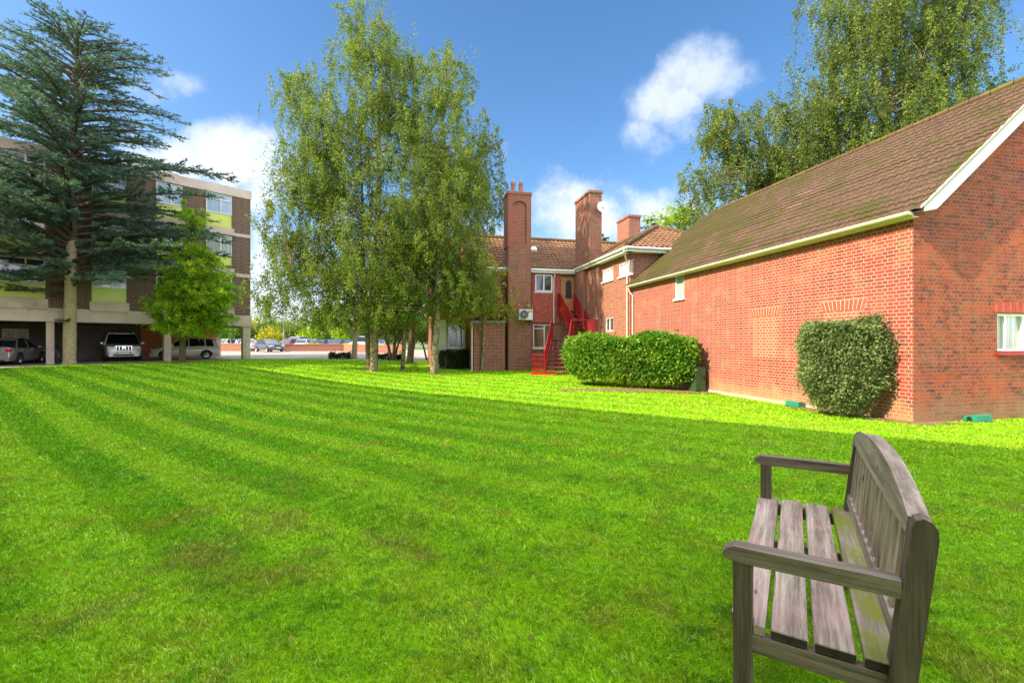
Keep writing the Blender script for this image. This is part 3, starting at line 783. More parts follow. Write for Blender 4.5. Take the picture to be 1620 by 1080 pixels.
    # face above the arch
    for k in range(10):
        (s1_, z1_), (s0_, z0_) = arc[k], arc[k+1]
        mb.face([P_(s0_, 0, z0_), P_(s1_, 0, z1_), P_(s1_, 0, zt), P_(s0_, 0, zt)])
        mb.face([P_(s0_, 0, z0_), P_(s1_, 0, z1_), P_(s1_, .1, z1_), P_(s0_, .1, z0_)])
    mb.face([P_(x0, 0, rz1), P_(rx0, 0, rz1), P_(rx0, 0, zt), P_(x0, 0, zt)]); mb.face([P_(rx1, 0, rz1), P_(x1, 0, rz1), P_(x1, 0, zt), P_(rx1, 0, zt)])
    mb.face([P_(rx0, .1, rz0), P_(rx1, .1, rz0), P_(rx1, .1, rz1+rad), P_(rx0, .1, rz1+rad)])
    mb.face([P_(rx0, 0, rz0), P_(rx0, .1, rz0), P_(rx0, .1, rz1), P_(rx0, 0, rz1)]); mb.face([P_(rx1, .1, rz0), P_(rx1, 0, rz0), P_(rx1, 0, rz1), P_(rx1, .1, rz1)])
    mb.face([P_(rx0, 0, rz0), P_(rx1, 0, rz0), P_(rx1, .1, rz0), P_(rx0, .1, rz0)])
    mb.face([W3(A1, x0, 5.2), W3(A0, x0, 5.2), W3(A0, x0, zt), W3(A1, x0, zt)]); mb.face([W3(A0, x1, 5.2), W3(A1, x1, 5.2), W3(A1, x1, zt), W3(A0, x1, zt)]); mb.face([W3(A1, x1, 5.2), W3(A1, x0, 5.2), W3(A1, x0, zt), W3(A1, x1, zt)])
    mb.box(A0-.04, A1+.04, x0-.04, x1+.04, zt, zt+.14, fr=fr)
    mb.box(A0-.03, A1+.03, x0-.03, x1+.03, 5.14, 5.2, fr=fr)
    st = mb.build('chimney', M['brick_stack'], rt); st['label'] = 'left chimney stack with a recessed brick arch and two clay pots'
    mb = MB(); mb.box(A0-.02, A1+.02, x0-.02, x1+.02, zt+.14, zt+.18, fr=fr); mb.build('flaunching', M['lead'], st)
    for s in (.32, .66):
        mb = MB(); c = W3((A0+A1)/2, x0+(x1-x0)*s, zt+.16); mb.lathe([(.15, 0), (.15, .1), (.12, .12), (.11, .5), (.135, .52), (.135, .58), (.10, .58)], tuple(c), 'Z', 14); pt = mb.build('chimney_pot', M['pot'], st, smooth=True)
        mb = MB(); mb.lathe([(.0, .98), (.12, .66), (.12, .6)], tuple(c), 'Z', 12); mb.build('cowl', M['lead'], pt)
    # --- second stack
    def stack(name, bl, br, af, ab, z0, z1, mat, label):
        mb = MB(); mb.box(af, ab, bl, br, z0, z1-.12, fr=fr); mb.box(af-.05, ab+.05, bl-.05, br+.05, z1-.12, z1, fr=fr)
        o = mb.build('chimney', mat, rt); o['label'] = label
        mb = MB(); mb.box(af-.02, ab+.02, bl-.02, br+.02, z1, z1+.03, fr=fr); mb.build('flaunching', M['lead'], o); return o
    af2 = 15.3
    s2 = stack('chimney', -.36, b_of(952, af2), af2, af2+2.05, 3.9, 7.93, M['brick_c'], 'tall plain stack carrying a satellite dish')
    s3 = stack('chimney', 3.58, 4.34, 18.6, 20.2, 4.6, 7.8, M['brick_h'], 'short far stack behind the hip roof')
    # --- main roof: slope facing the viewer, ridge parallel to the front
    PTm = .72; ZR = 6.42; ov = .3; D = (ZR-ZE)/PTm
    e = W3(0, 1, 0)-W3(0, 0, 0); sl = (W3(1, 0, PTm)-W3(0, 0, 0)).normalized()
    H = (D+ov)*math.sqrt(1+PTm**2)
    bl = BL-.3
    V, Fc = tile_slope(W3(AF-ov, bl, ZE-ov*PTm+.05), e, sl, 6.2-bl, H, roll=.26, course=.34, amp=.05, step=.035)
    mb = MB(); mb.mesh(V, Fc)
    sl2 = (W3(-1, 0, PTm)-W3(0, 0, 0)).normalized()
    V, Fc = tile_slope(W3(AF+2*D+ov, bl, ZE-ov*PTm+.05), e, sl2, 6.2-bl, H, roll=.26, course=.34, amp=.05, step=.035, nper=4); mb.mesh(V, Fc)
    mb.build('roof', M['tiles_h'], rt, smooth=True, angle=50)
    mb = MB(); mb.tube([W3(AF+D, bl, ZR+.09), W3(AF+D, 6.2, ZR+.09)], .12, 8); mb.build('ridge_tile', M['ridge'], rt, smooth=True)
    mb = MB(); mb.face([W3(AF, bl+.2, ZE), W3(AF+2*D, bl+.2, ZE), W3(AF+D, bl+.2, ZR)]); mb.build('gable_wall', M['brick_h'], rt)
    # rooflight
    mb = MB(); q = W3(AF-ov, b_of(841.5, 18.5), ZE-ov*PTm+.05)+sl*2.35; w = e.normalized(); nn = w.cross(sl); nn = nn if nn.z > 0 else -nn
    mb.prism([q+nn*.02, q+w*.5+nn*.02, q+w*.5+sl*.45+nn*.02, q+sl*.45+nn*.02], nn*.16); mb.build('rooflight', M['white'], rt)
    # --- hip roof of the wing
    zt2 = 5.96; bw = 6.2; hb = (bw-.06)/2; ea = 11.45-.35; eb = -.06-.35; ze = ZE-.02
    PTh = (zt2-ze)/(hb+.35); bm = hb
    ah = ea+(bm-eb)                                  # apex
    def slope_poly(o, e_, s_, L, H, clip): return tile_slope(o, e_, s_, L, H, roll=.26, course=.34, amp=.05, step=.035, clip=clip)
    mb = MB()
    sln = math.sqrt(1+PTh**2); Hh = (bm-eb)*sln
    # left slope: eave along +a
    L1 = AF+4-ea
    V, Fc = slope_poly(W3(ea, eb, ze), W3(1, 0, 0)-W3(0, 0, 0), (W3(0, 1, PTh)-W3(0, 0, 0)), L1, Hh, lambda h: (h/sln, L1)); mb.mesh(V, Fc)
    L2 = 2*(bm-eb)
    V, Fc = slope_poly(W3(ea, eb, ze), W3(0, 1, 0)-W3(0, 0, 0), (W3(1, 0, PTh)-W3(0, 0, 0)), L2, Hh, lambda h: (h/sln, L2-h/sln)); mb.mesh(V, Fc)
    V, Fc = slope_poly(W3(ea, eb+L2, ze), W3(1, 0, 0)-W3(0, 0, 0), (W3(0, -1, PTh)-W3(0, 0, 0)), L1, Hh, lambda h: (h/sln, L1)); mb.mesh(V, Fc)
    o = mb.build('hip_roof', M['tiles_h'], rt, smooth=True, angle=50)
    mb = MB(); rr = .12
    mb.tube([W3(ea+.05, eb+.05, ze+.10), W3(ah, bm, zt2+.10)], rr, 8); mb.tube([W3(ea+.05, eb+L2-.05, ze+.10), W3(ah, bm, zt2+.10)], rr, 8); mb.tube([W3(ah, bm, zt2+.10), W3(AF+4, bm, zt2+.10)], rr, 8)
    mb.build('hip_tile', M['ridge'], rt, smooth=True)
    # --- fascias + gutters (white)
    mb = MB()
    mb.box(ea+.02, AF-.3, eb+.02, eb+.06, ze-.20, ze-.0, fr=fr); mb.box(ea+.02, AF-.3, eb+.06, -.06, ze-.20, ze-.185, fr=fr)
    mb.box(ea+.02, ea+.06, eb+.06, 6.4, ze-.20, ze, fr=fr); mb.box(ea+.06, 11.45, eb+.06, 6.4, ze-.20, ze-.185, fr=fr)
    mb.box(AF-.28, AF-.24, bl, eb+.02, ze-.26, ze-.06, fr=fr); mb.box(AF-.24, AF, bl, eb, ze-.26, ze-.245, fr=fr)
    mb.build('fascia', M['white'], rt)
    mb = MB()
    mb.tube([W3(ea-.02, eb-.03, ze-.04), W3(AF-.3, eb-.03, ze-.04)], .06, 8); mb.tube([W3(ea-.03, eb-.03, ze-.04), W3(ea-.03, 6.4, ze-.04)], .06, 8); mb.tube([W3(AF-.33, bl, ze-.12), W3(AF-.33, eb-.03, ze-.12)], .06, 8)
    mb.build('gutter', M['white'], rt, smooth=True)
    for pts in ([W3(AF-.33, b_of(876), ze-.12), W3(AF-.33, b_of(876), ze-.25), W3(AF-.12, b_of(875), ze-.55), W3(AF-.12, b_of(875), 1.1)],
                [W3(ea+.15, eb-.04, ze-.08), W3(ea+.15, eb-.04, ze-.2), W3(11.62, -.12, ze-.6), W3(11.62, -.12, -1.6)]):
        mb = MB(); mb.tube(pts, .04, 8); mb.build('downpipe', M['pipe'], rt, smooth=True)
    # --- ground floor projection left of the breast, with flat cap
    g0, g1 = b_of(750, 16.9), b_of(799, 16.9)
    mb = MB(); mb.box(16.9, AF, g0, g1, Z0, 1.05, fr=fr); o = mb.build('ground_floor_projection', M['brick_h'], rt)
    mb = MB(); mb.box(16.82, AF, g0-.07, g1+.0, 1.05, 1.16, fr=fr); mb.build('lead_flat_roof', M['lead'], rt)
    mb = MB(); mb.tube([W3(16.86, g0-.12, 1.1), W3(16.86, g0-.12, -1.6)], .05, 8); mb.build('downpipe', M['pipe'], rt, smooth=True)
    mb = MB(); mb.box(16.6, AF+3, BL-.1, g0-.2, Z0, -1.44, fr=fr); mb.build('plinth', M['plinth'], rt)
    # --- left range with its white bay window
    LB = 19.2; L0 = b_of(684, LB); L1_ = BL
    pb = lambda s, d_, z: W3(LB+d_, s, z)
    w1 = (b_of(708, LB), b_of(736, LB), -.30, 1.12)
    mb = MB(); grid_wall(mb, pb, L0, L1_, Z0, 3.5, [w1], .1); mb.face([W3(LB, L0, Z0), W3(LB+6, L0, Z0), W3(LB+6, L0, 3.5), W3(LB, L0, 3.5)]); mb.build('left_wall', M['brick_h'], rt)
    window(rt, pb, *w1, .05, (.5,), ((.72, 0, 1),), .07, 'white', 'glass', 'white')
    mb = MB(); mb.box(LB-.12, LB, b_of(690, LB), b_of(706, LB), Z0, 1.3, fr=fr); mb.build('cream_pier', M['cream'], rt)
    mb = MB(); mb.box(LB-.3, LB+6, L0-.2, L1_, 3.5, 3.68, fr=fr); mb.build('flat_roof', M['white'], rt)
    return rt, b_of, a_of
M['hung'] = mat_plain('hung_tile', (.38, .075, .038), .7, var=.5, scale=9, dirt=(.17, .055, .04))
M['brick_stack'] = mat_brick('stack_brick', (.42, .07, .035), (.27, .05, .03), (.22, .09, .06), (.40, .25, .17), stain=(.10, .045, .035), ms=.013, bumpd=.014)
house, b_of, a_of = build_house()

# satellite dish on the second stack
def dish():
    q = W3(15.22, b_of(951, 15.3), 7.0)
    rt = empty('satellite_dish', q, 'round white satellite dish fixed to the tall plain chimney', 'satellite dish')
    mb = MB(); n = 20; prof = [(.0, .08), (.12, .07), (.22, .035), (.31, .0)]
    mb.lathe(prof, (0, 0, 0), 'Y', n); mb.lathe([(r, h+.012) for r, h in prof], (0, 0, 0), 'Y', n)
    d = mb.build('reflector', M['white'], rt, smooth=True); 
    d.rotation_euler = (R(-14), 0, R(18)); d.location = (0, -.25, 0)
    mb = MB(); mb.tube([(0, -.18, -.0), (0, .06, -.12)], .02, 6); mb.tube([(0, -.2, -.25), (-.04, -.5, -.22), (-.04, -.55, -.16)], .01, 6); mb.build('arm', M['black'], rt)
    mb = MB(); mb.box(-.07, -.01, -.60, -.52, -.19, -.12); mb.build('receiver', M['black'], rt)
dish()

# air conditioner on the breast
def ac():
    q = W3(16.74, b_of(830, 16.75), 1.20)
    rt = empty('air_conditioner', q, 'white air conditioning unit with round black fan on the chimney breast', 'air conditioner', rz=math.atan2(.2232, .9747))
    mb = MB(); mb.box(-.38, .36, -.34, -.06, 0, .56, bev=.02); mb.build('casing', M['ac'], rt)
    mb = MB(); mb.lathe([(.0, -.352), (.05, -.352), (.06, -.346), (.22, -.346), (.235, -.36), (.235, -.335)], (-.13, 0, .28), 'Y', 24); f = mb.build('fan_grille', M['black'], rt, smooth=True)
    mb = MB()
    for r in (.09, .13, .17, .21): mb.lathe([(r, -.362), (r+.006, -.362)], (-.13, 0, .28), 'Y', 24)
    mb.lathe([(0, -.366), (.045, -.364), (.045, -.35)], (-.13, 0, .28), 'Y', 12)
    mb.build('guard', M['alloy'], f)
    mb = MB()
    for x in (-.3, .28): mb = MB(); mb.box(x-.02, x+.02, -.36, .0, -.05, -.0); mb.box(x-.02, x+.02, -.03, .0, -.28, -.05); mb.build('bracket', M['black'], rt)
    mb = MB(); mb.box(.17, .33, -.345, -.34, .44, .5); mb.build('badge', M['acbadge'], rt)
M['acbadge'] = mat_plain('blue_badge', (.12, .2, .45), .4)
ac()

# ------------------------------------------------------------ red stair
def stair():
    g = float(gz(2, 21.3))
    rt = world_root('fire_stair', (2.2, 22.5, g), 'red painted metal stair climbing to the first floor door behind the laurel hedge', 'staircase')
    LZ = .20          # landing
    TZ = 1.78
    def flight(p0, d, w, n, z0, z1, run):
        d = Vector(d).normalized(); s = Vector((d.y, -d.x, 0))
        tr = MB(); st = MB()
        for k in range(n):
            z = z0+(z1-z0)*(k+1)/n; q = Vector(p0)+d*(run*k/n)
            c = [q, q+s*w, q+s*w+d*(run/n+.03), q+d*(run/n+.03)]
            tr.hexa([(*c[0].xy, z-.04), (*c[1].xy, z-.04), (*c[2].xy, z-.04), (*c[3].xy, z-.04), (*c[0].xy, z), (*c[1].xy, z), (*c[2].xy, z), (*c[3].xy, z)])
        tr.build('tread', M['redtread'], rt)
        for off in (-.03, w+.01):
            a = Vector(p0)+s*off; b = a+d*run
            st.prism([(a.x, a.y, z0-.04), (b.x, b.y, z1-.28), (b.x, b.y, z1+.05), (a.x, a.y, z0+.28)], s*.03)
        st.build('stringer', M['red'], rt)
        return d, s
    def rail(pts, solid, name='balustrade', gap=.13, h=.95, posts=True):
        """pts: list of floor points; vertical bars or solid sheet under a handrail"""
        mb = MB()
        P = [Vector(p) for p in pts]
        mb.tube([p+Vector((0, 0, h)) for p in P], .028, 6); mb.tube([p+Vector((0, 0, .10)) for p in P], .018, 5)
        for i in range(len(P)-1):
            L = (P[i+1]-P[i]).length; n = max(1, int(L/gap))
            if solid:
                a, b = P[i], P[i+1]; t = (b-a).normalized(); sd = Vector((t.y, -t.x, 0)).normalized()*.008
                mb.prism([a+Vector((0, 0, .06)), b+Vector((0, 0, .06)), b+Vector((0, 0, h-.03)), a+Vector((0, 0, h-.03))], sd)
            for k in range(n+1):
                q = P[i].lerp(P[i+1], k/n); mb.tube([q+Vector((0, 0, .0)), q+Vector((0, 0, h))], .022 if k in (0, n) else .011, 5)
        mb.build(name, M['red'], rt)
    # lower flight: away and slightly right
    p0 = Vector((1.58, 21.4, 0)); d0 = Vector((.27, .96, 0))
    d, s = flight(p0, d0, .92, 9, g, LZ, 1.75)
    d = d.normalized(); e0 = p0+d*1.75
    rail([(p0.x-.05, p0.y, g+.15), (e0.x-.05, e0.y, LZ)], True)
    r0 = p0+s*.96; r1 = e0+s*.96
    rail([(r0.x, r0.y, g+.15), (r1.x, r1.y, LZ)], False)
    # bottom guard panel left of the foot
    mb = MB(); ga = p0+Vector((-.62, .1, g)); gb = p0+Vector((-.06, -.02, g))
    mb.tube([ga+Vector((0, 0, .95)), gb+Vector((0, 0, .95))], .022, 6)
    for k in range(6): q = ga.lerp(gb, k/5); mb.tube([q, q+Vector((0, 0, .95))], .014, 5)
    for z in (.25, .5, .75): mb.tube([ga+Vector((0, 0, z)), gb+Vector((0, 0, z))], .012, 5)
    mb.build('gate', M['redbright'], rt)
    mb = MB(); mb.box(p0.x-.7, p0.x+.5, p0.y-.1, p0.y+.35, g-.05, g+.10); mb.build('base_plate', M['redbright'], rt)
    # landing
    L = [Vector((e0.x-.05, e0.y, 0)), Vector((4.42, 23.1, 0)), Vector((4.18, 24.1, 0)), Vector((e0.x+.1, 24.1, 0))]
    mb = MB(); mb.prism([(q.x, q.y, LZ-.1) for q in L], (0, 0, .1)); mb.build('landing', M['redtread'], rt)
    rail([(r1.x, r1.y, LZ), (3.8, 23.08, LZ)], False, gap=.17); rail([(3.8, 23.08, LZ), (4.42, 23.1, LZ), (4.2, 24.0, LZ)], True, gap=.17)
    rail([(e0.x-.05, e0.y, LZ), (e0.x+.1, 24.1, LZ)], True)
    mb = MB()
    for x, y in ((4.35, 23.15), (3.4, 23.15), (2.3, 24.0), (4.1, 24.0)):
        mb = MB(); mb.tube([(x, y, g-.1), (x, y, LZ-.1)], .05, 6); mb.build('post', M['red'], rt)
    # upper flight rises left and back to the door
    p1 = Vector((3.26, 23.7, 0)); tp = Vector((2.70, 25.25, 0)); dd = (tp-p1)
    d2, s2 = flight(p1, dd, .84, 8, LZ, TZ, dd.length)
    a = p1-s2*.04; b = tp-s2*.04; rail([(a.x, a.y, LZ+.1), (b.x, b.y, TZ), (b.x-.10, b.y+.3, TZ)], True)
    a = p1+s2*.87; b = tp+s2*.87; rail([(a.x, a.y, LZ+.1), (b.x, b.y, TZ), (b.x-.03, b.y+.1, TZ)], True)
    mb = MB(); c = [tp-s2*.05, tp+s2*.88, tp+s2*.88+Vector((-.05, .25, 0)), tp-s2*.05+Vector((-.15, .3, 0))]
    mb.prism([(q.x, q.y, TZ-.08) for q in c], (0, 0, .08)); mb.build('landing', M['redtread'], rt)
M['redbright'] = mat_plain('bright_red_paint', (.55, .015, .015), .4, var=.15, scale=6)
stair()

# green utility cabinet at the end of the hedge, ground boxes
def small_boxes():
    q = W3(6.3, -.32, float(gz(*W2(6.3, -.3))))
    rt = empty('utility_cabinet', q, 'dark green metal cabinet against the brick wall at the end of the hedge', 'cabinet', rz=math.atan2(.2232, .9747))
    mb = MB(); mb.box(-.20, .20, -.16, .2, 0, .82, bev=.015); mb.build('body', M['dark_green'], rt)
    mb = MB(); mb.box(-.17, .17, -.172, -.162, .05, .78); d = mb.build('door', M['dark_green'], rt)
    mb = MB(); mb.box(.10, .13, -.19, -.173, .4, .52); mb.build('handle', M['black'], d)
    for (a, b, rz, lab) in ((2.62, -.13, math.atan2(.9747, -.2232), 'small green plastic box at the foot of the long wall left of the bush'),
                            (-.13, 1.45, math.atan2(.2232, .9747)+math.pi, 'small green plastic box at the foot of the gable wall below the window')):
        q = W3(a, b, float(gz(*W2(a, b)))+.02)
        rt = empty('bait_box', q, lab, 'bait box', 'green boxes along the annexe', rz=rz)
        mb = MB(); L_ = .2
        prof = [(-.12, 0), (-.12, .04), (-.07, .11), (.04, .135), (.12, .12), (.12, 0)]
        # lid profile across x, sloping front
        mb.prism([(-L_, p[0], p[1]) for p in prof], (2*L_, 0, 0)); mb.build('lid', M['green_box'], rt)
        mb = MB(); mb.lathe([(0, 0), (.035, 0), (.035, .01), (.045, .01)], (L_+.003, .0, .05), 'X', 12); mb.build('entry_hole', M['black'], rt)
        mb = MB(); mb.box(-L_-.01, L_+.01, -.135, .125, -.01, .012); mb.build('base', M['dark_green'], rt)
small_boxes()

# ------------------------------------------------------------ office block
OX, OY = -18.96, 32.5
OD = Vector((.681, .732, 0)); OD = Vector((.93, 1, 0)).normalized(); ON = Vector((OD.y, -OD.x, 0))     # ON points to the lawn
def O3(s, d, z):      # s metres leftwards along the facade, d metres back
    q = Vector((OX, OY, 0))-OD*s-ON*d; return Vector((q.x, q.y, z))
def s_of(x):
    k = -(x-HX)/F; t = (OY*k+OX)/(k+.93); return t*math.sqrt(1+.93**2)
def build_office():
    rt = world_root('office_block', O3(5, 3, -1.3), 'four level brown brick office block with lime green panels raised on concrete columns', 'building')
    fr = lambda x, y, z: O3(x, y, z)
    END = s_of(396.3); LW = 16.0; DP = 13.0
    wins = [(s_of(367), s_of(326)), (s_of(289), s_of(247)), (s_of(200.6), s_of(145)), (s_of(72), s_of(72)+1.75), (13.6, 15.3)]
    fl = [(8.88, 10.22, 7.96), (6.05, 7.44, 5.17), (3.25, 4.61, 2.42)]
    TOP = 10.25; BB = 1.17; BT = 1.93
    p = lambda s, d, z: O3(s, d, z)
    mb = MB(); ops = []
    for a, b in wins:
        for g0, g1, pb in fl: ops.append((a, b, pb, g1))
    grid_wall(mb, p, END, LW, BT, TOP, ops, .18)
    mb.face([p(END, 0, BT), p(END, DP, BT), p(END, DP, TOP), p(END, 0, TOP)]); mb.face([p(LW, DP, BT), p(END, DP, BT), p(END, DP, TOP), p(LW, DP, TOP)])
    mb.build('wall', M['brick_o'], rt)
    mb = MB()
    mb.box(END-.05, LW, -.05, DP, TOP, 10.85, fr=fr)
    mb.build('parapet', M['concrete'], rt)
    mb = MB()
    for z0, z1, pb in ((7.47, 7.70, 7.96), (4.63, 4.87, 5.17)):
        mb.box(END-.03, LW, -.04, .0, z0, z1, fr=fr)
        for a, b in wins: mb.box(a-.12, b+.12, -.10, -.042, z0+.02, pb-.02, fr=fr)
    mb.build('string_course', M['concrete'], rt)
    mb = MB(); mb.box(END-.06, LW, -.08, DP, BB, BT, fr=fr)
    for a, b in wins: mb.box(a-.10, b+.10, -.20, -.082, 1.85, 2.40, fr=fr)
    mb.build('beam', M['concrete'], rt)
    mb = MB()
    for a, b in wins:     # ribs on the beam below each window bay
        for q_ in (a-.06, b):
            mb = MB(); mb.box(q_, q_+.06, -.12, -.082, BB+.02, 1.84, fr=fr); mb.build('beam_rib', M['concrete'], rt)
    gl = ['glassb', 'glassg', 'glass']
    for i, (a, b) in enumerate(wins):
        for j, (g0, g1, pb) in enumerate(fl):
            gm = gl[j] if i < 2 else ('glass' if i > 2 else 'glassb')
            if j == 1 and i == 1: gm = 'glass'
            window(rt, p, a+.01, b-.01, g0, g1-.01, .05, (.43,), ((.7, 0, .43), (.7, .43, 1)), .055, 'white', gm, None)
            mb = MB(); mb.box(a+.005, b-.005, .06, .1, pb+.005, g0-.005, fr=fr); mb.build('spandrel_panel', M['lime'], rt)
    # undercroft: soffit, back wall, columns
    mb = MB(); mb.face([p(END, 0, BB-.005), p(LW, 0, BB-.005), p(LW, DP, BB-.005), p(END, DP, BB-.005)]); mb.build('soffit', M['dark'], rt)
    cols = []
    def column(s0, s1, d0, d1):
        q = O3((s0+s1)/2, (d0+d1)/2, 0); g = float(gz(q.x, q.y))-.1
        mb = MB(); mb.box(s0, s1, d0, d1, g, BB+.003, fr=fr); mb.build('column', M['concrete'], rt)
    column(s_of(396.3), s_of(384.5), .0, .42); column(s_of(271), s_of(259.5), .0, .42); column(s_of(86), s_of(73), .02, .42); column(13.8, 14.3, .0, .4)
    column(s_of(396.3), s_of(396.3)+.4, 7.2, 7.6)
    gb = -1.5
    # terracotta wall behind the white car, and the dark store with lit window
    mb = MB(); mb.box(.1, 5.04, 7.0, 7.2, gb, BB-.01, fr=fr); mb.build('terracotta_wall', M['terracotta'], rt)
    mb = MB(); pw = lambda s, d, z: O3(s, 6.2+d, z); wv = (10.62, 11.75, -.3, .87)
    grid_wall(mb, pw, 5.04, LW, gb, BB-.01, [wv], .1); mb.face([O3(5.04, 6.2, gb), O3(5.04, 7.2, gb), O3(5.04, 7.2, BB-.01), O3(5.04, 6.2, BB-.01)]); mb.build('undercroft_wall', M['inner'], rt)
    window(rt, pw, *wv, .05, (.5,), ((.7, 0, .5),), .06, 'white', 'interior_lit', None, label='bright window in the dark wall behind the columns')
    mb = MB(); mb.box(LW-.05, LW, 0, DP, gb-.3, BB-.01, fr=fr); mb.build('end_wall', M['brick_o'], rt)
    mb = MB(); mb.box(END, LW, 0, DP, 10.7, 10.8, fr=fr); mb.build('flat_roof', M['dark'], rt)
build_office()
# office wing that closes the lawn on the camera's side (its shadow lies over the lawn)
def build_office_wing():
    w = Vector((-.777, .629, 0)).normalized(); n = Vector((-w.y, w.x, 0)); n = -n if n.y > 0 else n
    base = Vector((0, -5.3, 0))
    rt = world_root('office_wing', (base.x, base.y, -1.4), 'four level brown brick wing on the near side of the lawn', 'building')
    def p(s, d, z): q = base+w*s+n*d; return Vector((q.x, q.y, z))
    TOP = 10.85; S0 = -7.0; S1 = 38.8; DP = 13.0
    ops = []; 
    k = S0+1
    while k < S1-3:
        for g0, g1, pb in ((8.88, 10.22, 7.96), (6.05, 7.44, 5.17), (3.25, 4.61, 2.42), (-.3, 1.0, -.9)): ops.append((k, k+1.6, pb, g1))
        k += 3.2
    mb = MB(); grid_wall(mb, p, S0, S1, -1.8, TOP-.6, ops, .15)
    mb.face([p(S0, 0, -1.8), p(S0, DP, -1.8), p(S0, DP, TOP-.6), p(S0, 0, TOP-.6)]); mb.face([p(S1, 0, -1.8), p(S1, DP, -1.8), p(S1, DP, TOP-.6), p(S1, 0, TOP-.6)]); mb.face([p(S0, DP, -1.8), p(S1, DP, -1.8), p(S1, DP, TOP-.6), p(S0, DP, TOP-.6)])
    mb.build('wall', M['brick_o'], rt)
    mb = MB(); mb.box(S0-.05, S1, -.05, DP, TOP-.6, TOP, fr=lambda x, y, z: p(x, y, z)); mb.build('parapet', M['concrete'], rt)
    for a, b, c, d in ops:
        window(rt, p, a+.01, b-.01, c+.9, d-.01, .05, (.45,), ((.7, 0, 1),), .06, 'white', 'glassb', None)
    mb = MB()
    for a, b, c, d in ops: mb.box(a, b, .07, .1, c, c+.9, fr=lambda x, y, z: p(x, y, z))
    mb.build('spandrel_panel', M['lime'], rt)
build_office_wing()
grid_sheet('undercroft_paving', np.arange(-48, -16, .5), lambda x: float(np.interp(x, [-48, -26, -24.2, -22.4, -20.0, -18.4], [2, 19, 21.2, 26.0, 30.8, 33.6]))-.1, lambda x: float(np.interp(x, [-48, -29, -19, -16], [14, 33.5, 42, 45])), 24, -.022, M['path'])

# ------------------------------------------------------------ vegetation
def quad_leaves(name, P, D, L, Wd, mat, parent, jitter=.6):
    n = len(P)
    if D is None: D = rng.normal(size=(n, 3))
    D = D+rng.normal(size=(n, 3))*jitter; D /= np.linalg.norm(D, axis=1)[:, None]+1e-9
    S = np.cross(D, rng.normal(size=(n, 3))); S /= np.linalg.norm(S, axis=1)[:, None]+1e-9
    L = np.broadcast_to(L, n)[:, None]*rng.uniform(.7, 1.25, (n, 1)); Wd = np.broadcast_to(Wd, n)[:, None]*rng.uniform(.75, 1.2, (n, 1))
    a = P; b = P+D*L*.45+S*Wd*.5; c = P+D*L; d = P+D*L*.45-S*Wd*.5
    V = np.stack([a, b, c, d], 1).reshape(-1, 3)
    return fast_mesh(name, V, np.arange(4*n), np.full(n, 4), mat, parent)

def blob_points(E, n):
    """points in a set of ellipsoids (cx,cy,cz,rx,ry,rz), biased to the outside"""
    E = np.array(E); vol = (E[:, 3]*E[:, 4]*E[:, 5])**.75; pr = vol/vol.sum()
    k = rng.choice(len(E), n, p=pr); d = rng.normal(size=(n, 3)); d /= np.linalg.norm(d, axis=1)[:, None]
    r = rng.uniform(0, 1, n)**.42
    return E[k, :3]+d*E[k, 3:6]*r[:, None]

def grow(base, top, tr, tips, mb, limbs=12, twig=.012, first=.3, seedk=0, sides=7, lean=0.1):
    """trunk from base to top, limbs to chosen tips, twigs to the rest"""
    base = np.array(base, float); top = np.array(top, float); H = top[2]-base[2]
    n = 12; ts = np.linspace(0, 1, n)
    wob = np.cumsum(rng.normal(0, .02*H/n*3, (n, 2)), 0); wob -= wob[0]; wob[-1] *= .3
    tp = base[None]+(top-base)[None]*ts[:, None]; tp[:, :2] += wob*lean*4
    rad = tr*(1-ts)**.8+.012; rad[0] *= 1.45
    tp2 = np.insert(tp, 1, tp[0]*.93+tp[1]*.07+np.array([0, 0, .0]), 0); rad2 = np.insert(rad, 1, tr*1.08)
    mb.tube([tuple(q) for q in tp2], list(rad2), sides+3, cap=False)
    tips = np.asarray(tips); segs = []
    idx = rng.choice(len(tips), min(limbs, len(tips)), replace=False)
    nodes = [tp[int(n*first):]]; nrad = [rad[int(n*first):]]
    def trunk_at(z):
        t = np.clip((z-base[2])/H, first*.7, .97); return np.array([np.interp(t, ts, tp[:, i]) for i in range(3)]), np.interp(t, ts, rad)
    for i in idx:
        q = tips[i]; hd = np.linalg.norm(q[:2]-base[:2]); s, r0 = trunk_at(q[2]-hd*rng.uniform(.55, 1.1))
        c = (s+q)/2+np.array([0, 0, hd*.12])+rng.normal(0, .12, 3)
        tt = np.linspace(0, 1, 7)[:, None]; pl = (1-tt)**2*s+2*tt*(1-tt)*c+tt**2*q
        r = np.linspace(min(r0*.55, tr*.42), twig*1.3, 7); mb.tube([tuple(x) for x in pl], list(r), 5, cap=False)
        nodes.append(pl[1:]); nrad.append(r[1:])
    A = np.concatenate(nodes); RA = np.concatenate(nrad)
    for i, q in enumerate(tips):
        if i in idx: continue
        dd = np.linalg.norm((A-q)*np.array([1, 1, 1.0]), axis=1)+np.maximum(A[:, 2]-q[2], 0)*1.2
        j = int(np.argmin(dd)); s = A[j]
        c = (s+q)/2+np.array([0, 0, .12*np.linalg.norm(q-s)])
        tt = np.linspace(0, 1, 4)[:, None]; pl = (1-tt)**2*s+2*tt*(1-tt)*c+tt**2*q
        mb.tube([tuple(x) for x in pl], list(np.linspace(min(RA[j]*.7, .04), twig*.6, 4)), 4, cap=False)

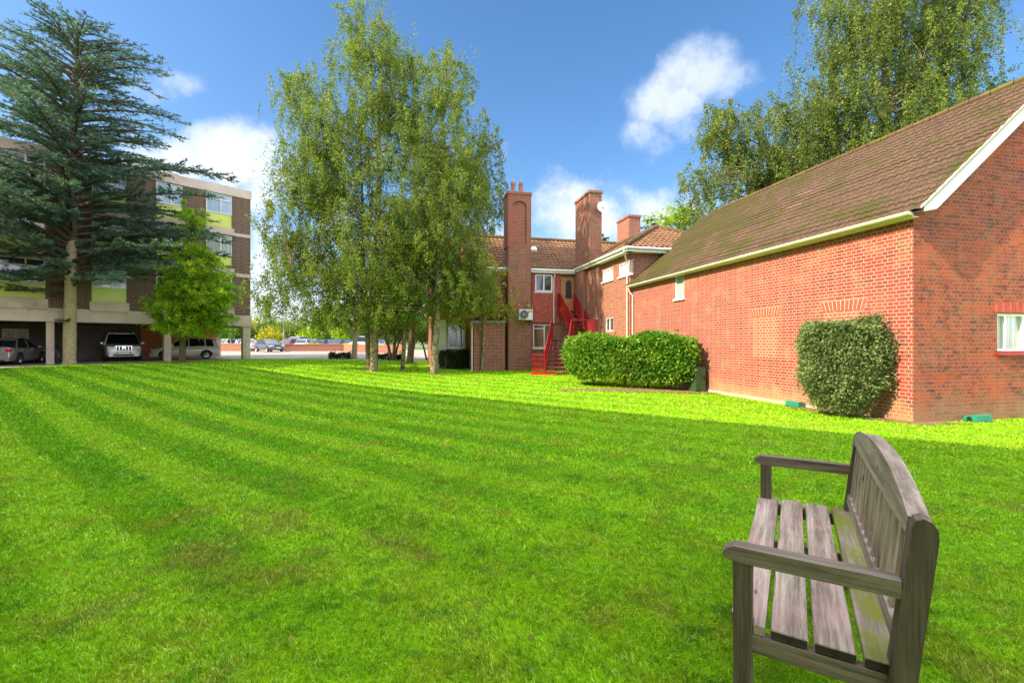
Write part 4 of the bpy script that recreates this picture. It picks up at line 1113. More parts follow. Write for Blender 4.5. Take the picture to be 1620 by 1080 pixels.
def px_ell(L, X0, Y0, kz=1.0):
    """list of (px, py, rx, ry[, dy]) in photo pixels at depth Y0 -> ellipsoids"""
    out = []
    for e in L:
        dy = e[4] if len(e) > 4 else 0
        Y = Y0+dy; out.append(((e[0]-HX)/F*Y, Y, (HY-e[1])/F*Y, e[2]/F*Y, e[2]/F*Y*.85*kz, e[3]/F*Y))
    return out

def tree(name, label, X, Y, top, tr, ells, ntips, leaves, lsize, leafm, barkm, weep=0.0, group=None, limbs=12, first=.3, spread=.35, cat='tree', twig=.012, strands=6):
    g = float(gz(X, Y))
    rt = empty(name, (X, Y, g), label, cat, group)
    E = [(e[0]-X, e[1]-Y, e[2]-g, e[3], e[4], e[5]) for e in ells]
    tips = blob_points(E, ntips)
    mb = MB(); grow((0, 0, -.12), (top[0]-X, top[1]-Y, top[2]-g), tr, tips, mb, limbs, twig, first)
    per = max(1, leaves//(ntips*strands))
    tk = np.repeat(tips, strands, 0)+rng.normal(size=(ntips*strands, 3))*np.array([spread, spread, spread*.6])
    out = tk[:, :2]; nn = len(tk)
    hz = rng.normal(size=(nn, 3))*np.array([1, 1, .35]); hz /= np.linalg.norm(hz, axis=1)[:, None]
    Ls = rng.uniform(.35, 1.0, nn)*(spread*1.6)
    Lw = rng.uniform(.25, 1.0, nn)*weep
    t = rng.uniform(0, 1, (nn, per))
    P = tk[:, None, :]+hz[:, None, :]*(Ls[:, None]*t)[..., None]*.8
    P[..., 2] -= Lw[:, None]*t**1.6
    P += rng.normal(size=P.shape)*.05*(1+spread)
    wt = np.repeat(np.clip(rng.exponential(.62, ntips), .12, 1.0), strands)[:, None]*rng.uniform(.35, 1, (nn, 1))*1.25
    keep = rng.uniform(0, 1, (nn, per)) < wt
    P = P[keep]
    P = P[P[:, 2] > (.55 if tr < .15 or weep == 0 else 1.5)+rng.exponential(.35, len(P))*(weep > 0)]
    if weep > 0:
        for i in range(0, nn, 3):
            q = [tk[i]+hz[i]*Ls[i]*u*.8-np.array([0, 0, Lw[i]*u**1.6]) for u in (0, .5, 1)]
            if min(x[2] for x in q) < .6: continue
            mb.tube([tuple(x) for x in q], [.006, .005, .003], 3, 1, cap=False)
    mb.build('trunk', [M[barkm], M['twig']], rt, smooth=True, angle=60)
    D = np.tile(np.array([[0, 0, -.5 if weep > 0 else .1]]), (len(P), 1))
    quad_leaves('crown', P, D, lsize, lsize*.62, M[leafm], rt, .8)
    return rt

# -- birches in the middle of the lawn
gB = 'birches in the middle of the lawn'
YA = 22.4
tree('birch_tree', 'tallest lawn birch with dark cracked pale trunk standing at the left of the clump', (591-HX)/F*YA, YA, (-6.3, YA, 15.4), .19,
     px_ell([(592, 90, 72, 82), (575, 45, 45, 45), (560, 190, 90, 95), (478, 150, 44, 55), (500, 250, 72, 90), (640, 160, 70, 90), (590, 320, 125, 110), (462, 330, 42, 85), (440, 300, 30, 30), (485, 430, 75, 55), (600, 430, 110, 70), (560, 480, 80, 28), (450, 475, 40, 25)], 0, YA),
     520, 430000, .095, 'leaf_birch', 'bark_birch', weep=1.5, group=gB, limbs=22, first=.2, spread=.42)
YB = 21.4
tree('birch_tree', 'lawn birch with flaky pale trunk at the right front of the clump', (686-HX)/F*YB, YB, (-3.3, YB, 11.6), .16,
     px_ell([(700, 130, 40, 55), (680, 220, 75, 90), (705, 330, 80, 90), (650, 380, 90, 80), (700, 440, 80, 55), (650, 480, 60, 32), (725, 110, 18, 30)], 0, YB),
     330, 240000, .092, 'leaf_birch', 'bark_birch', weep=.9, group=gB, limbs=16, first=.25, spread=.38)
YC = 25.5
tree('birch_tree', 'slender birch just behind and left of the thick cracked birch trunk', (583-HX)/F*23.2, 23.2, (-8.2, 24, 12.0), .13,
     px_ell([(520, 330, 70, 90), (480, 400, 50, 60), (545, 440, 70, 60)], 0, 23.6), 110, 50000, .10, 'leaf_birch', 'bark_birch', weep=1.0, group=gB, limbs=8, first=.3, spread=.4)
tree('birch_tree', 'thin young birch between the two thick birch trunks', (636-HX)/F*23.0, 23.0, (-5.1, 23.0, 6.5), .10,
     px_ell([(630, 420, 50, 60), (640, 470, 55, 35), (610, 490, 50, 25)], 0, 23.0), 80, 22000, .095, 'leaf_birch', 'bark_birch', weep=.6, group=gB, limbs=8, first=.35, spread=.35)
YD = 31.0
tree('birch_tree', 'dark crowned birch farthest right behind the clump, beside the left chimney', (648-HX)/F*YD, YD, (-5.9, YD, 13.0), .22,
     px_ell([(752, 240, 42, 50), (745, 320, 58, 70), (700, 300, 70, 80), (660, 420, 80, 70), (770, 270, 26, 50), (720, 400, 70, 60)], 0, YD),
     260, 120000, .13, 'leaf_birch_d', 'bark', weep=1.3, group=gB, limbs=18, first=.3, spread=.5)
# -- lower trees at the edge of the drive
gD = 'small trees at the edge of the drive'
tree('small_tree', 'pale trunked small tree at the edge of the drive left of the birches', (560-HX)/F*36, 36, (-12.3, 36, 4.6), .22,
     px_ell([(550, 490, 48, 26), (520, 500, 40, 18), (590, 500, 36, 20)], 0, 36), 80, 22000, .13, 'leaf_birch_d', 'bark_cedar', weep=.5, group=gD, limbs=8, first=.4, spread=.45)
for dx, lab in ((621, 'dark multi stemmed small tree behind the thin young birch'), (677, 'little round headed tree with forked stem by the left wing of the house')):
    Yt = 34.5 if dx == 621 else 38
    X0 = (dx-HX)/F*Yt; g = float(gz(X0, Yt))
    rt = empty('small_tree', (X0, Yt, g), lab, 'tree', gD)
    sc = 1.0 if dx == 621 else .75
    tips = blob_points([(0, 0, 3.2*sc, 1.9*sc, 1.7*sc, 1.0*sc)], 60)
    mb = MB()
    for k in range(5):
        an = k*1.3; q = tips[k]; mb.tube([(math.cos(an)*.12, math.sin(an)*.12, -.1), (math.cos(an)*.35, math.sin(an)*.3, 1.0*sc), (math.cos(an)*.9*sc, math.sin(an)*.8*sc, 2.3*sc), tuple(q)], [.11*sc, .08*sc, .055*sc, .02], 6)
    for q in tips[5:]: mb.tube([(q[0]*.5, q[1]*.5, 2.0*sc), tuple(q)], [.02, .01], 4, cap=False)
    mb.build('trunk', M['bark'], rt, smooth=True)
    P = np.repeat(tips, 150, 0)+rng.normal(size=(len(tips)*150, 3))*.32*sc
    quad_leaves('crown', P, None, .13, .085, M['leaf_birch_d'] if dx == 621 else M['leaf_green'], rt)
# -- cherry against the house
Yc = 23.9
tree('cherry_tree', 'slim leaning tree with yellowing leaves in front of the house wall', (763-HX)/F*Yc, Yc, (-1.35, Yc, 4.2), .10,
     px_ell([(765, 425, 36, 24), (760, 470, 60, 30), (800, 485, 34, 20), (720, 485, 40, 22), (805, 515, 16, 10), (740, 445, 40, 28)], 0, Yc, .8),
     120, 34000, .12, 'leaf_cherry', 'bark_birch', weep=.35, limbs=12, first=.45, spread=.32, twig=.01)
# -- hornbeam in front of the office block
Yh = 26.4
tree('hornbeam_tree', 'small bright yellow green tree standing between the office columns', (288-HX)/F*Yh, Yh, (-18.6, Yh, 8.0), .17,
     px_ell([(304, 350, 13, 30), (306, 395, 26, 30), (305, 440, 44, 32), (312, 480, 52, 36), (265, 482, 30, 26), (346, 468, 22, 28), (302, 513, 52, 18)], 0, Yh),
     330, 150000, .11, 'leaf_lime', 'bark', weep=0, limbs=18, first=.3, spread=.30)

# -- weeping birches behind the annexe
gR = 'weeping birches behind the annexe'
tree('weeping_birch', 'tallest weeping birch rising above the annexe roof to the top of the photo', 20.3, 25, (20.8, 25, 23), .4,
     px_ell([(1420, 60, 105, 95), (1330, 90, 60, 90), (1400, 190, 110, 90), (1320, 200, 70, 90), (1480, 110, 70, 90), (1450, -60, 120, 90), (1545, 10, 26, 42), (1500, 30, 50, 60), (1300, 20, 34, 50), (1480, 190, 40, 40)], 0, 25),
     430, 350000, .118, 'leaf_birch_r', 'bark_birch', weep=2.4, group=gR, limbs=22, first=.25, spread=.5, strands=7)
tree('weeping_birch', 'lower broad weeping birch behind the annexe ridge left of the tallest one', 14.6, 28, (15.2, 28, 14.5), .3,
     px_ell([(1235, 200, 60, 62), (1160, 235, 52, 55), (1115, 300, 36, 36), (1200, 290, 75, 50), (1270, 260, 60, 60), (1145, 190, 26, 26)], 0, 28),
     270, 190000, .12, 'leaf_birch_r', 'bark_birch', weep=1.6, group=gR, limbs=18, first=.3, spread=.5)
tree('ash_tree', 'sparse tree top just showing over the annexe ridge at the right edge', 31, 28, (31.2, 28, 15.2), .2,
     px_ell([(1580, 150, 42, 18), (1530, 170, 34, 22), (1600, 175, 40, 20)], 0, 28), 60, 9000, .15, 'leaf_green', 'bark', weep=.2, limbs=10, first=.5, spread=.45)
tree('maple_tree', 'bright yellow green tree top peeping over the hip roof', 11.6, 31, (11.8, 31, 8.9), .2,
     px_ell([(1075, 342, 32, 20), (1110, 345, 30, 18), (1050, 352, 22, 14)], 0, 31), 60, 12000, .13, 'leaf_lime', 'bark', weep=0, limbs=10, first=.5, spread=.35)

# -- conifers
def cedar(name, label, X, Y, H, tr, nb, prof, leafm, barkm, nl, nw, droop=.06, z_first=.2, extra=None, cat='tree', asc=.25, top_off=(0, 0), dens=1.0):
    g = float(gz(X, Y)); rt = empty(name, (X, Y, g), label, cat)
    mb = MB(); ts = np.linspace(0, 1, 12)
    tp = [(top_off[0]*t**1.5, top_off[1]*t, -.15+(H+.15)*t) for t in ts]
    rad = [tr*(1-t)**.75+.03 for t in ts]; rad[0] = tr*1.3
    nlow = 4; mb.tube([tp[0], (0, 0, .25)]+tp[1:nlow+1], [rad[0], tr*1.02]+rad[1:nlow+1], 14, cap=False); mb.tube(tp[nlow:], rad[nlow:], 10, 1, cap=False)
    P = []; D = []; W_ = []
    br = []
    for i in range(nb):
        f = z_first+(1-z_first)*((i+.5)/nb)**.92
        z = H*f*.985; az = i*2.399963+rng.normal(0, .35); L = prof(f)*rng.uniform(.35, 1.2)
        if rng.uniform() < .12: continue
        br.append((z, az, L, rng.uniform(asc*.4, asc*1.3)*(.7+1.1*f*f)))
    if extra: br += extra
    for z, az, L, up in br:
        x0 = top_off[0]*(z/H)**1.5; y0 = top_off[1]*(z/H)
        d = np.array([math.cos(az), math.sin(az), 0]); sd = np.array([-d[1], d[0], 0])
        n = 9; t = np.linspace(0, 1, n)[:, None]
        B = np.array([x0, y0, z])+d*L*t+np.array([0, 0, 1])*(up*L*t-(up+droop)*L*.62*t**2.2)+sd*rng.normal(0, .03*L)*t**2
        mb.tube([tuple(q) for q in B], list(np.linspace(max(.02, tr*.15+L*.010), .012, n)), 5, 1, cap=False)
        m = max(4, int(L*4.6*dens*rng.uniform(.7, 1.3))); bf = rng.uniform(.6, 1.35)
        for k in range(m):
            u = .14+.86*(k+rng.uniform(0, .8))/m; u = min(u, 1.0); q = np.array([np.interp(u, t[:, 0], B[:, c]) for c in range(3)])
            tl = (.22*L*(1-u*.80)+.32)*rng.uniform(.6, 1.25); sg = 1 if k % 2 else -1
            td = d*rng.uniform(.75, 1.25)+sd*sg*rng.uniform(.35, 1.1)+np.array([0, 0, rng.uniform(-.10, .55)]); td /= np.linalg.norm(td)
            if k % 2 == 0: mb.tube([tuple(q), tuple(q+td*tl*.9)], [.012, .004], 3, 1, cap=False)
            c = max(3, int(tl*36*dens*(1.25-.55*z/H)*bf*rng.uniform(.5, 1.3)))
            uu = rng.uniform(0, 1, c); base_ = q+td*(uu*tl)[:, None]; base_[:, 2] -= .12*tl*uu**2
            side = np.cross(td, [0, 0, 1]); side /= np.linalg.norm(side)+1e-9
            dd = td[None]*.9+side[None]*rng.choice([-1, 1], c)[:, None]*rng.uniform(.2, .9, c)[:, None]+np.array([0, 0, 1])[None]*rng.uniform(-.25, .30, c)[:, None]
            P.append(base_); D.append(dd)
            P.append(base_); D.append(dd*np.array([1, 1, 1])+rng.normal(0, .4, dd.shape))
    mb.build('trunk', [M[barkm], M['twig']], rt, smooth=True, angle=60)
    P = np.concatenate(P); D = np.concatenate(D); n = len(P)
    D /= np.linalg.norm(D, axis=1)[:, None]
    quad_leaves('crown', P, D, nl, nw, M[leafm], rt, .22)
    return rt
YK = 25.0; XK = (110-HX)/F*YK
def kprof(f):
    return float(np.interp(f, [.2, .3, .45, .54, .66, .83, .92, 1.0], [5.2, 6.8, 6.8, 6.2, 5.2, 4.2, 2.9, 1.3]))
cedar('cedar_tree', 'huge blue green cedar with bare pale trunk in front of the office block', XK, YK, 18.9, .27, 240, kprof, 'needle', 'bark_cedar', .20, .036, droop=.05, z_first=.245,
      extra=[(4.2, -.15, 5.0, .55), (4.4, .45, 5.5, .35), (5.6, -.3, 7.6, .22), (6.6, .1, 7.4, .25), (8.6, -.05, 7.8, .25), (3.9, 2.9, 4.5, -.1), (4.1, -2.8, 5.0, -.05), (2.3, -1.0, 1.2, .1), (9.6, -.25, 7.0, .28), (4.9, -2.5, 5.2, -.12), (4.7, -2.0, 4.6, -.15), (4.6, 2.6, 4.4, -.2), (5.0, -1.2, 3.4, -.2), (4.6, -.5, 5.6, -.02), (5.2, 3.3, 5.5, -.1)], asc=.42, top_off=(.5, 0), dens=1.0)
cedar('monkey_puzzle', 'dark spiky conifer branches showing behind the hip roof', 10.1, 33, 10.6, .2, 46, lambda f: 1.9*(1.15-f), 'needle_d', 'bark', .22, .07, droop=-.1, z_first=.45, asc=.5, dens=.8)
cedar('monkey_puzzle', 'dark spiky shoots beside the base of the dish chimney', 6.2, 31, 8.9, .14, 26, lambda f: 1.5*(1.15-f), 'needle_d', 'bark', .22, .06, droop=-.1, z_first=.45, asc=.4, dens=.8)

# -- hedge, bushes
def box_shrub(name, label, cat, pts, zs, n, ls, lw, mat, stems, wob=.1, stem_r=.03, z_open=0.35, seedv=5, surface=.6, barkm='bark', parts='foliage', undercut=None, shoulder=(.85, .07)):
    """pts: footprint polygon (plan), leaves filled near its surface"""
    c = np.mean(np.array(pts), 0); g = float(gz(c[0], c[1]))
    rt = empty(name, (c[0], c[1], g), label, cat)
    pts = np.array(pts)-c; m = len(pts)
    # sample: pick angle via polygon interpolation toward centre
    k = rng.uniform(0, m, n); i = k.astype(int) % m; f = (k % 1)[:, None]
    edge = pts[i]*(1-f)+pts[(i+1) % m]*f
    r = 1-np.abs(rng.normal(0, .13, n)); top = rng.uniform(0, 1, n) < .38
    r = np.where(top, np.sqrt(rng.uniform(0, 1, n)), r)[:, None]
    P2 = edge*r
    z0, z1 = zs
    z = rng.uniform(0, 1, n)**.9*(z1-z0)+z0
    zt = z1+(.09*np.sin(P2[:, 0]*3.1+seedv)+.07*np.sin(P2[:, 0]*7.7+P2[:, 1]*5))*(wob/.1)
    z = np.where(top, zt-np.abs(rng.normal(0, .09, n)), np.minimum(z, zt))
    # round shoulders and tuck in toward the foot
    hz = (z-z0)/(z1-z0)
    tuck = 1-shoulder[1]*np.clip((hz-shoulder[0])/(1-shoulder[0]), 0, 1)**2-(.22 if undercut is None else undercut)*np.clip((.38-hz)/.38, 0, 1)**1.3
    wave = 1+wob*.55*(np.sin(k*9.1+z*4)+np.sin(z*9+k*3.3))*.5
    P2 = P2*(tuck*wave)[:, None]
    P = np.concatenate([P2, z[:, None]], 1)+rng.normal(size=(n, 3))*.035
    for q in range(n//260):      # stray shoots
        j = rng.integers(n)
        if hz[j] < .45: continue
        o_ = P[j]; dr = np.array([P2[j, 0]*.35, P2[j, 1]*.35, rng.uniform(.4, 1.2)]); dr /= np.linalg.norm(dr)
        ii = rng.integers(0, n, 9); P[ii] = o_+dr*np.linspace(0, rng.uniform(.08, .24), 9)[:, None]+rng.normal(size=(9, 3))*.012
    nrm = np.concatenate([P2/(np.linalg.norm(P2, axis=1)[:, None]+1e-6), np.full((n, 1), .6)], 1)
    quad_leaves(parts, P, nrm*.5, ls, lw, M[mat], rt, .9)
    # dense dark heart so that the wall does not show through: inner twigs
    for sx, sy in stems:
        mb = MB()
        for q in range(7):
            an = rng.uniform(0, 6.28); e = rng.uniform(.25, .6)
            mb.tube([(sx-c[0], sy-c[1], -.08), (sx-c[0]+math.cos(an)*.06, sy-c[1]+math.sin(an)*.06, z0*.9+.1), (sx-c[0]+math.cos(an)*e, sy-c[1]+math.sin(an)*e*.7, z0+.75)], [stem_r, stem_r*.8, stem_r*.4], 6)
        mb.build('stem', M['bark'], rt, smooth=True)
    return rt
H = [(2.25, 18.3), (2.05, 17.5), (2.3, 16.75), (4.2, 15.6), (5.55, 14.75), (6.0, 14.75), (6.1, 15.6), (4.8, 17.0), (3.2, 18.3)]
box_shrub('laurel_hedge', 'clipped bright green laurel hedge in front of the red stair', 'hedge', H, (.28, 1.74), 40000, .13, .065, 'leaf_laurel', [(3.05, 17.0), (4.05, 16.3), (4.75, 15.95), (5.35, 15.4)], wob=.12, z_open=.3)
Bp = [W2(.28, -.08), W2(.30, -.55), W2(.55, -1.02), W2(1.2, -1.12), W2(1.75, -.95), W2(1.98, -.5), W2(1.95, -.06)]
q = W3(1.0, -.45, 0)
box_shrub('viburnum_bush', 'rounded grey green evergreen bush against the long brick wall', 'bush', Bp, (.16, 2.0), 26000, .062, .036, 'leaf_grey', [(q.x, q.y)], wob=.12, stem_r=.022, undercut=.5, shoulder=(.7, .2))
Dp = [(-4.15, 26.2), (-4.1, 25.5), (-3.0, 25.3), (-2.15, 25.6), (-2.1, 26.2), (-3.1, 26.5)]
box_shrub('dark_shrub', 'low dark evergreen shrub below the white bay window', 'shrub', Dp, (.02, .98), 9000, .09, .05, 'leaf_dark', [(-3.2, 25.9)], wob=.15, undercut=.08)
for (x, y, w, h, lab) in ((-10.0, 35.4, 1.0, .42, 'low rounded shrub at the edge of the drive right of the thick birch trunk'), (-13.2, 34.9, .85, .42, 'low straggly shrub at the foot of the pale trunked tree'), (-9.0, 35.2, .6, .38, 'smallest dark clipped shrub beside the multi stemmed tree')):
    pts = [(x+math.cos(a)*w, y+math.sin(a)*w*.6) for a in np.linspace(0, 6.28, 9)[:-1]]
    box_shrub('dark_shrub', lab, 'shrub', pts, (.0, h), 2600, .10, .06, 'leaf_dark', [(x, y)], wob=.1, undercut=.0, stem_r=.015)

# -- tree belt beyond the car park
def belt():
    mats = ['leaf_green', 'leaf_gold', 'leaf_birch_d', 'leaf_lime', 'leaf_green', 'leaf_birch']
    protos = []
    names = {'leaf_green': 'mid green', 'leaf_gold': 'golden yellow', 'leaf_birch_d': 'dark green', 'leaf_lime': 'light yellow green', 'leaf_birch': 'olive green'}
    spots = [(352, 88, 5.0, 'leaf_lime'), (372, 80, 4.6, 'leaf_green'), (392, 92, 5.6, 'leaf_birch_d'), (404, 84, 4.6, 'leaf_birch_d'), (418, 96, 6.3, 'leaf_gold'), (433, 86, 6.0, 'leaf_green'),
             (425, 78, 3.4, 'leaf_gold'), (446, 98, 5.8, 'leaf_green'), (462, 84, 5.2, 'leaf_birch'), (480, 92, 6.2, 'leaf_green'), (492, 78, 3.8, 'leaf_lime'), (505, 88, 6.0, 'leaf_birch_d'), (524, 95, 6.4, 'leaf_green'),
             (540, 80, 4.4, 'leaf_lime'), (560, 92, 6.0, 'leaf_green'), (585, 86, 5.6, 'leaf_birch_d'), (607, 94, 6.2, 'leaf_green'), (630, 84, 5.4, 'leaf_birch_d'), (655, 92, 6.4, 'leaf_green'), (680, 88, 6.0, 'leaf_birch_d'), (705, 96, 6.6, 'leaf_green'), (730, 90, 6.0, 'leaf_birch_d')]
    order = ['leftmost seen under the office block', 'second from left under the office block', 'just left of the office end column', 'just right of the office end column', 'tallest by the lamp post', 'right behind the lamp post', 'low in front by the lamp post']
    for i, (pxx, Y, h, mt) in enumerate(spots):
        X = (pxx-HX)/F*Y; g = float(gz(X, Y))
        lab = f"{names[mt]} tree of the belt beyond the car park, number {i+1} from the left"
        near = ['under the office block', 'beside the office end column', 'by the lamp post', 'behind the row of parked cars', 'between the birch trunks', 'right of the birch trunks'][min(5, i//4)]
        ordw = ['first', 'second', 'third', 'fourth'][i % 4]
        lab = f"{names[mt]} far tree, {ordw} of four {near}"
        rt = empty('distant_tree', (X, Y, g), lab, 'tree', 'trees beyond the car park')
        w = h*rng.uniform(.42, .6)
        tips = blob_points([(0, 0, h*.58, w, w, h*.42), (w*.4, 0, h*.4, w*.8, w, h*.3)], 46)
        P = np.repeat(tips, 70, 0)+rng.normal(size=(46*70, 3))*.42
        quad_leaves('crown', P, None, .34, .24, M[mt], rt)
        mb = MB(); mb.tube([(0, 0, -.2), (.1, 0, h*.4), (0, .1, h*.8)], [.2, .14, .05], 7)
        for q in tips[:10]: mb.tube([(0, 0, h*.35), tuple(q)], [.07, .02], 4, cap=False)
        mb.build('trunk', M['bark'], rt)
belt()

# ------------------------------------------------------------ low brick wall, lamp post
def low_wall(name, pts, label, h=.85):
    c = pts[0]; rt = world_root(name, (c[0], c[1], float(gz(*c))), label, 'wall', 'low walls round the car park')
    mb = MB(); cp = MB()
    for (x0, y0), (x1, y1) in zip(pts[:-1], pts[1:]):
        n = max(1, int(math.hypot(x1-x0, y1-y0)/4)); d = Vector((x1-x0, y1-y0, 0)).normalized(); s = Vector((-d.y, d.x, 0))*.12
        for k in range(n):
            a = Vector((x0+(x1-x0)*k/n, y0+(y1-y0)*k/n, 0)); b = Vector((x0+(x1-x0)*(k+1)/n, y0+(y1-y0)*(k+1)/n, 0))
            ga, gb = float(gz(a.x, a.y)), float(gz(b.x, b.y))
            mb.hexa([(*(a-s).xy, ga-.3), (*(b-s).xy, gb-.3), (*(b+s).xy, gb-.3), (*(a+s).xy, ga-.3), (*(a-s).xy, ga+h), (*(b-s).xy, gb+h), (*(b+s).xy, gb+h), (*(a+s).xy, ga+h)])
            s2 = s*1.3
            cp.hexa([(*(a-s2).xy, ga+h), (*(b-s2).xy, gb+h), (*(b+s2).xy, gb+h), (*(a+s2).xy, ga+h), (*(a-s2).xy, ga+h+.07), (*(b-s2).xy, gb+h+.07), (*(b+s2).xy, gb+h+.07), (*(a+s2).xy, ga+h+.07)])
    mb.build('brickwork', M['wall_brick'], rt); cp.build('coping', M['terracotta'], rt)
def pxg(x, Y): return ((x-HX)/F*Y, Y)
low_wall('garden_wall', [pxg(330, 57), pxg(408, 57)], 'low brick wall seen beyond the office end column')
low_wall('garden_wall', [pxg(450, 56), pxg(545, 58), pxg(560, 52), pxg(640, 50)], 'low red brick wall along the drive behind the birch trunks', h=.8)
# planting on top of the wall
pl = empty('creeper', (*pxg(480, 58.5), -1.15), 'yellow green creeper spilling over the low brick wall', 'plant')
P = np.stack([rng.uniform(-3.5, 9, 5000), rng.normal(0, .4, 5000), 1.0+0*np.linspace(0, 1, 5000)], 1)
P[:, 2] = .78+np.abs(rng.normal(0, .14, 5000))*np.clip(np.sin(P[:, 0]*1.3), 0, 1)
P = P[np.sin(P[:, 0]*1.3) > .1]
quad_leaves('foliage', P, None, .2, .13, M['leaf_cherry'], pl)
mb = MB(); mb.tube([(0, 0, -.1), (.5, .1, .5), (1.2, 0, .8)], [.05, .04, .02], 6); mb.build('stem', M['bark'], pl)
lp = empty('lamp_post', (*pxg(449, 60), -1.15), 'plain grey pole standing beyond the car park wall', 'lamp post')
mb = MB(); mb.tube([(0, 0, -.1), (0, 0, 4.9)], [.11, .07], 8); mb.build('pole', M['lead'], lp)
mb = MB(); mb.box(-.35, .3, -.1, .1, 4.9, 5.05, bev=.03); mb.build('lamp_head', M['lead'], lp)

# ------------------------------------------------------------ vehicles
def paint(name, col, metal=.35):
    t = NT(name); t.set(col, .32, metal, .5); t.b.inputs['Coat Weight'].default_value = .8; t.b.inputs['Coat Roughness'].default_value = .08
    return t.mat
M['p_silver'] = paint('silver_paint', (.62, .59, .56)); M['p_cream'] = paint('cream_paint', (.86, .79, .68), 0.05); M['p_dgrey'] = paint('dark_grey_paint', (.05, .055, .065))
M['p_bronze'] = paint('grey_bronze_paint', (.34, .28, .26)); M['p_white'] = paint('white_car_paint', (.8, .8, .8), 0.05); M['p_blue'] = paint('blue_paint', (.03, .07, .22)); M['p_black'] = paint('black_paint', (.015, .015, .018)); M['p_red'] = paint('red_car_paint', (.35, .02, .02))
M['carglass'] = mat_glass('car_glass', (.015, .02, .022), .04)
M['lamp'] = mat_glass('headlamp_glass', (.55, .58, .6), .1); M['tail'] = mat_glass('tail_lamp_glass', (.55, .012, .01), .15)
M['plate'] = mat_plain('number_plate', (.75, .75, .70), .4, var=.03); M['chrome'] = mat_plain('chrome', (.7, .7, .72), .15, 1.0, var=.02)

def loft(secs, n=None):
    """secs: list of (x, [(y,z),...]) half sections from bottom centre to top centre; mirrored"""
    V = []; Fc = []; k = len(secs[0][1])
    for x, pr in secs:
        full = [(y, z) for y, z in pr]+[(-y, z) for y, z in reversed(pr[1:-1])]
        V += [(x, y, z) for y, z in full]
    m = 2*k-2
    for i in range(len(secs)-1):
        for j in range(m): Fc.append((i*m+j, i*m+(j+1) % m, (i+1)*m+(j+1) % m, (i+1)*m+j))
    Fc.append(tuple(range(m))); Fc.append(tuple(range((len(secs)-1)*m, len(secs)*m))[::-1])
    return V, Fc

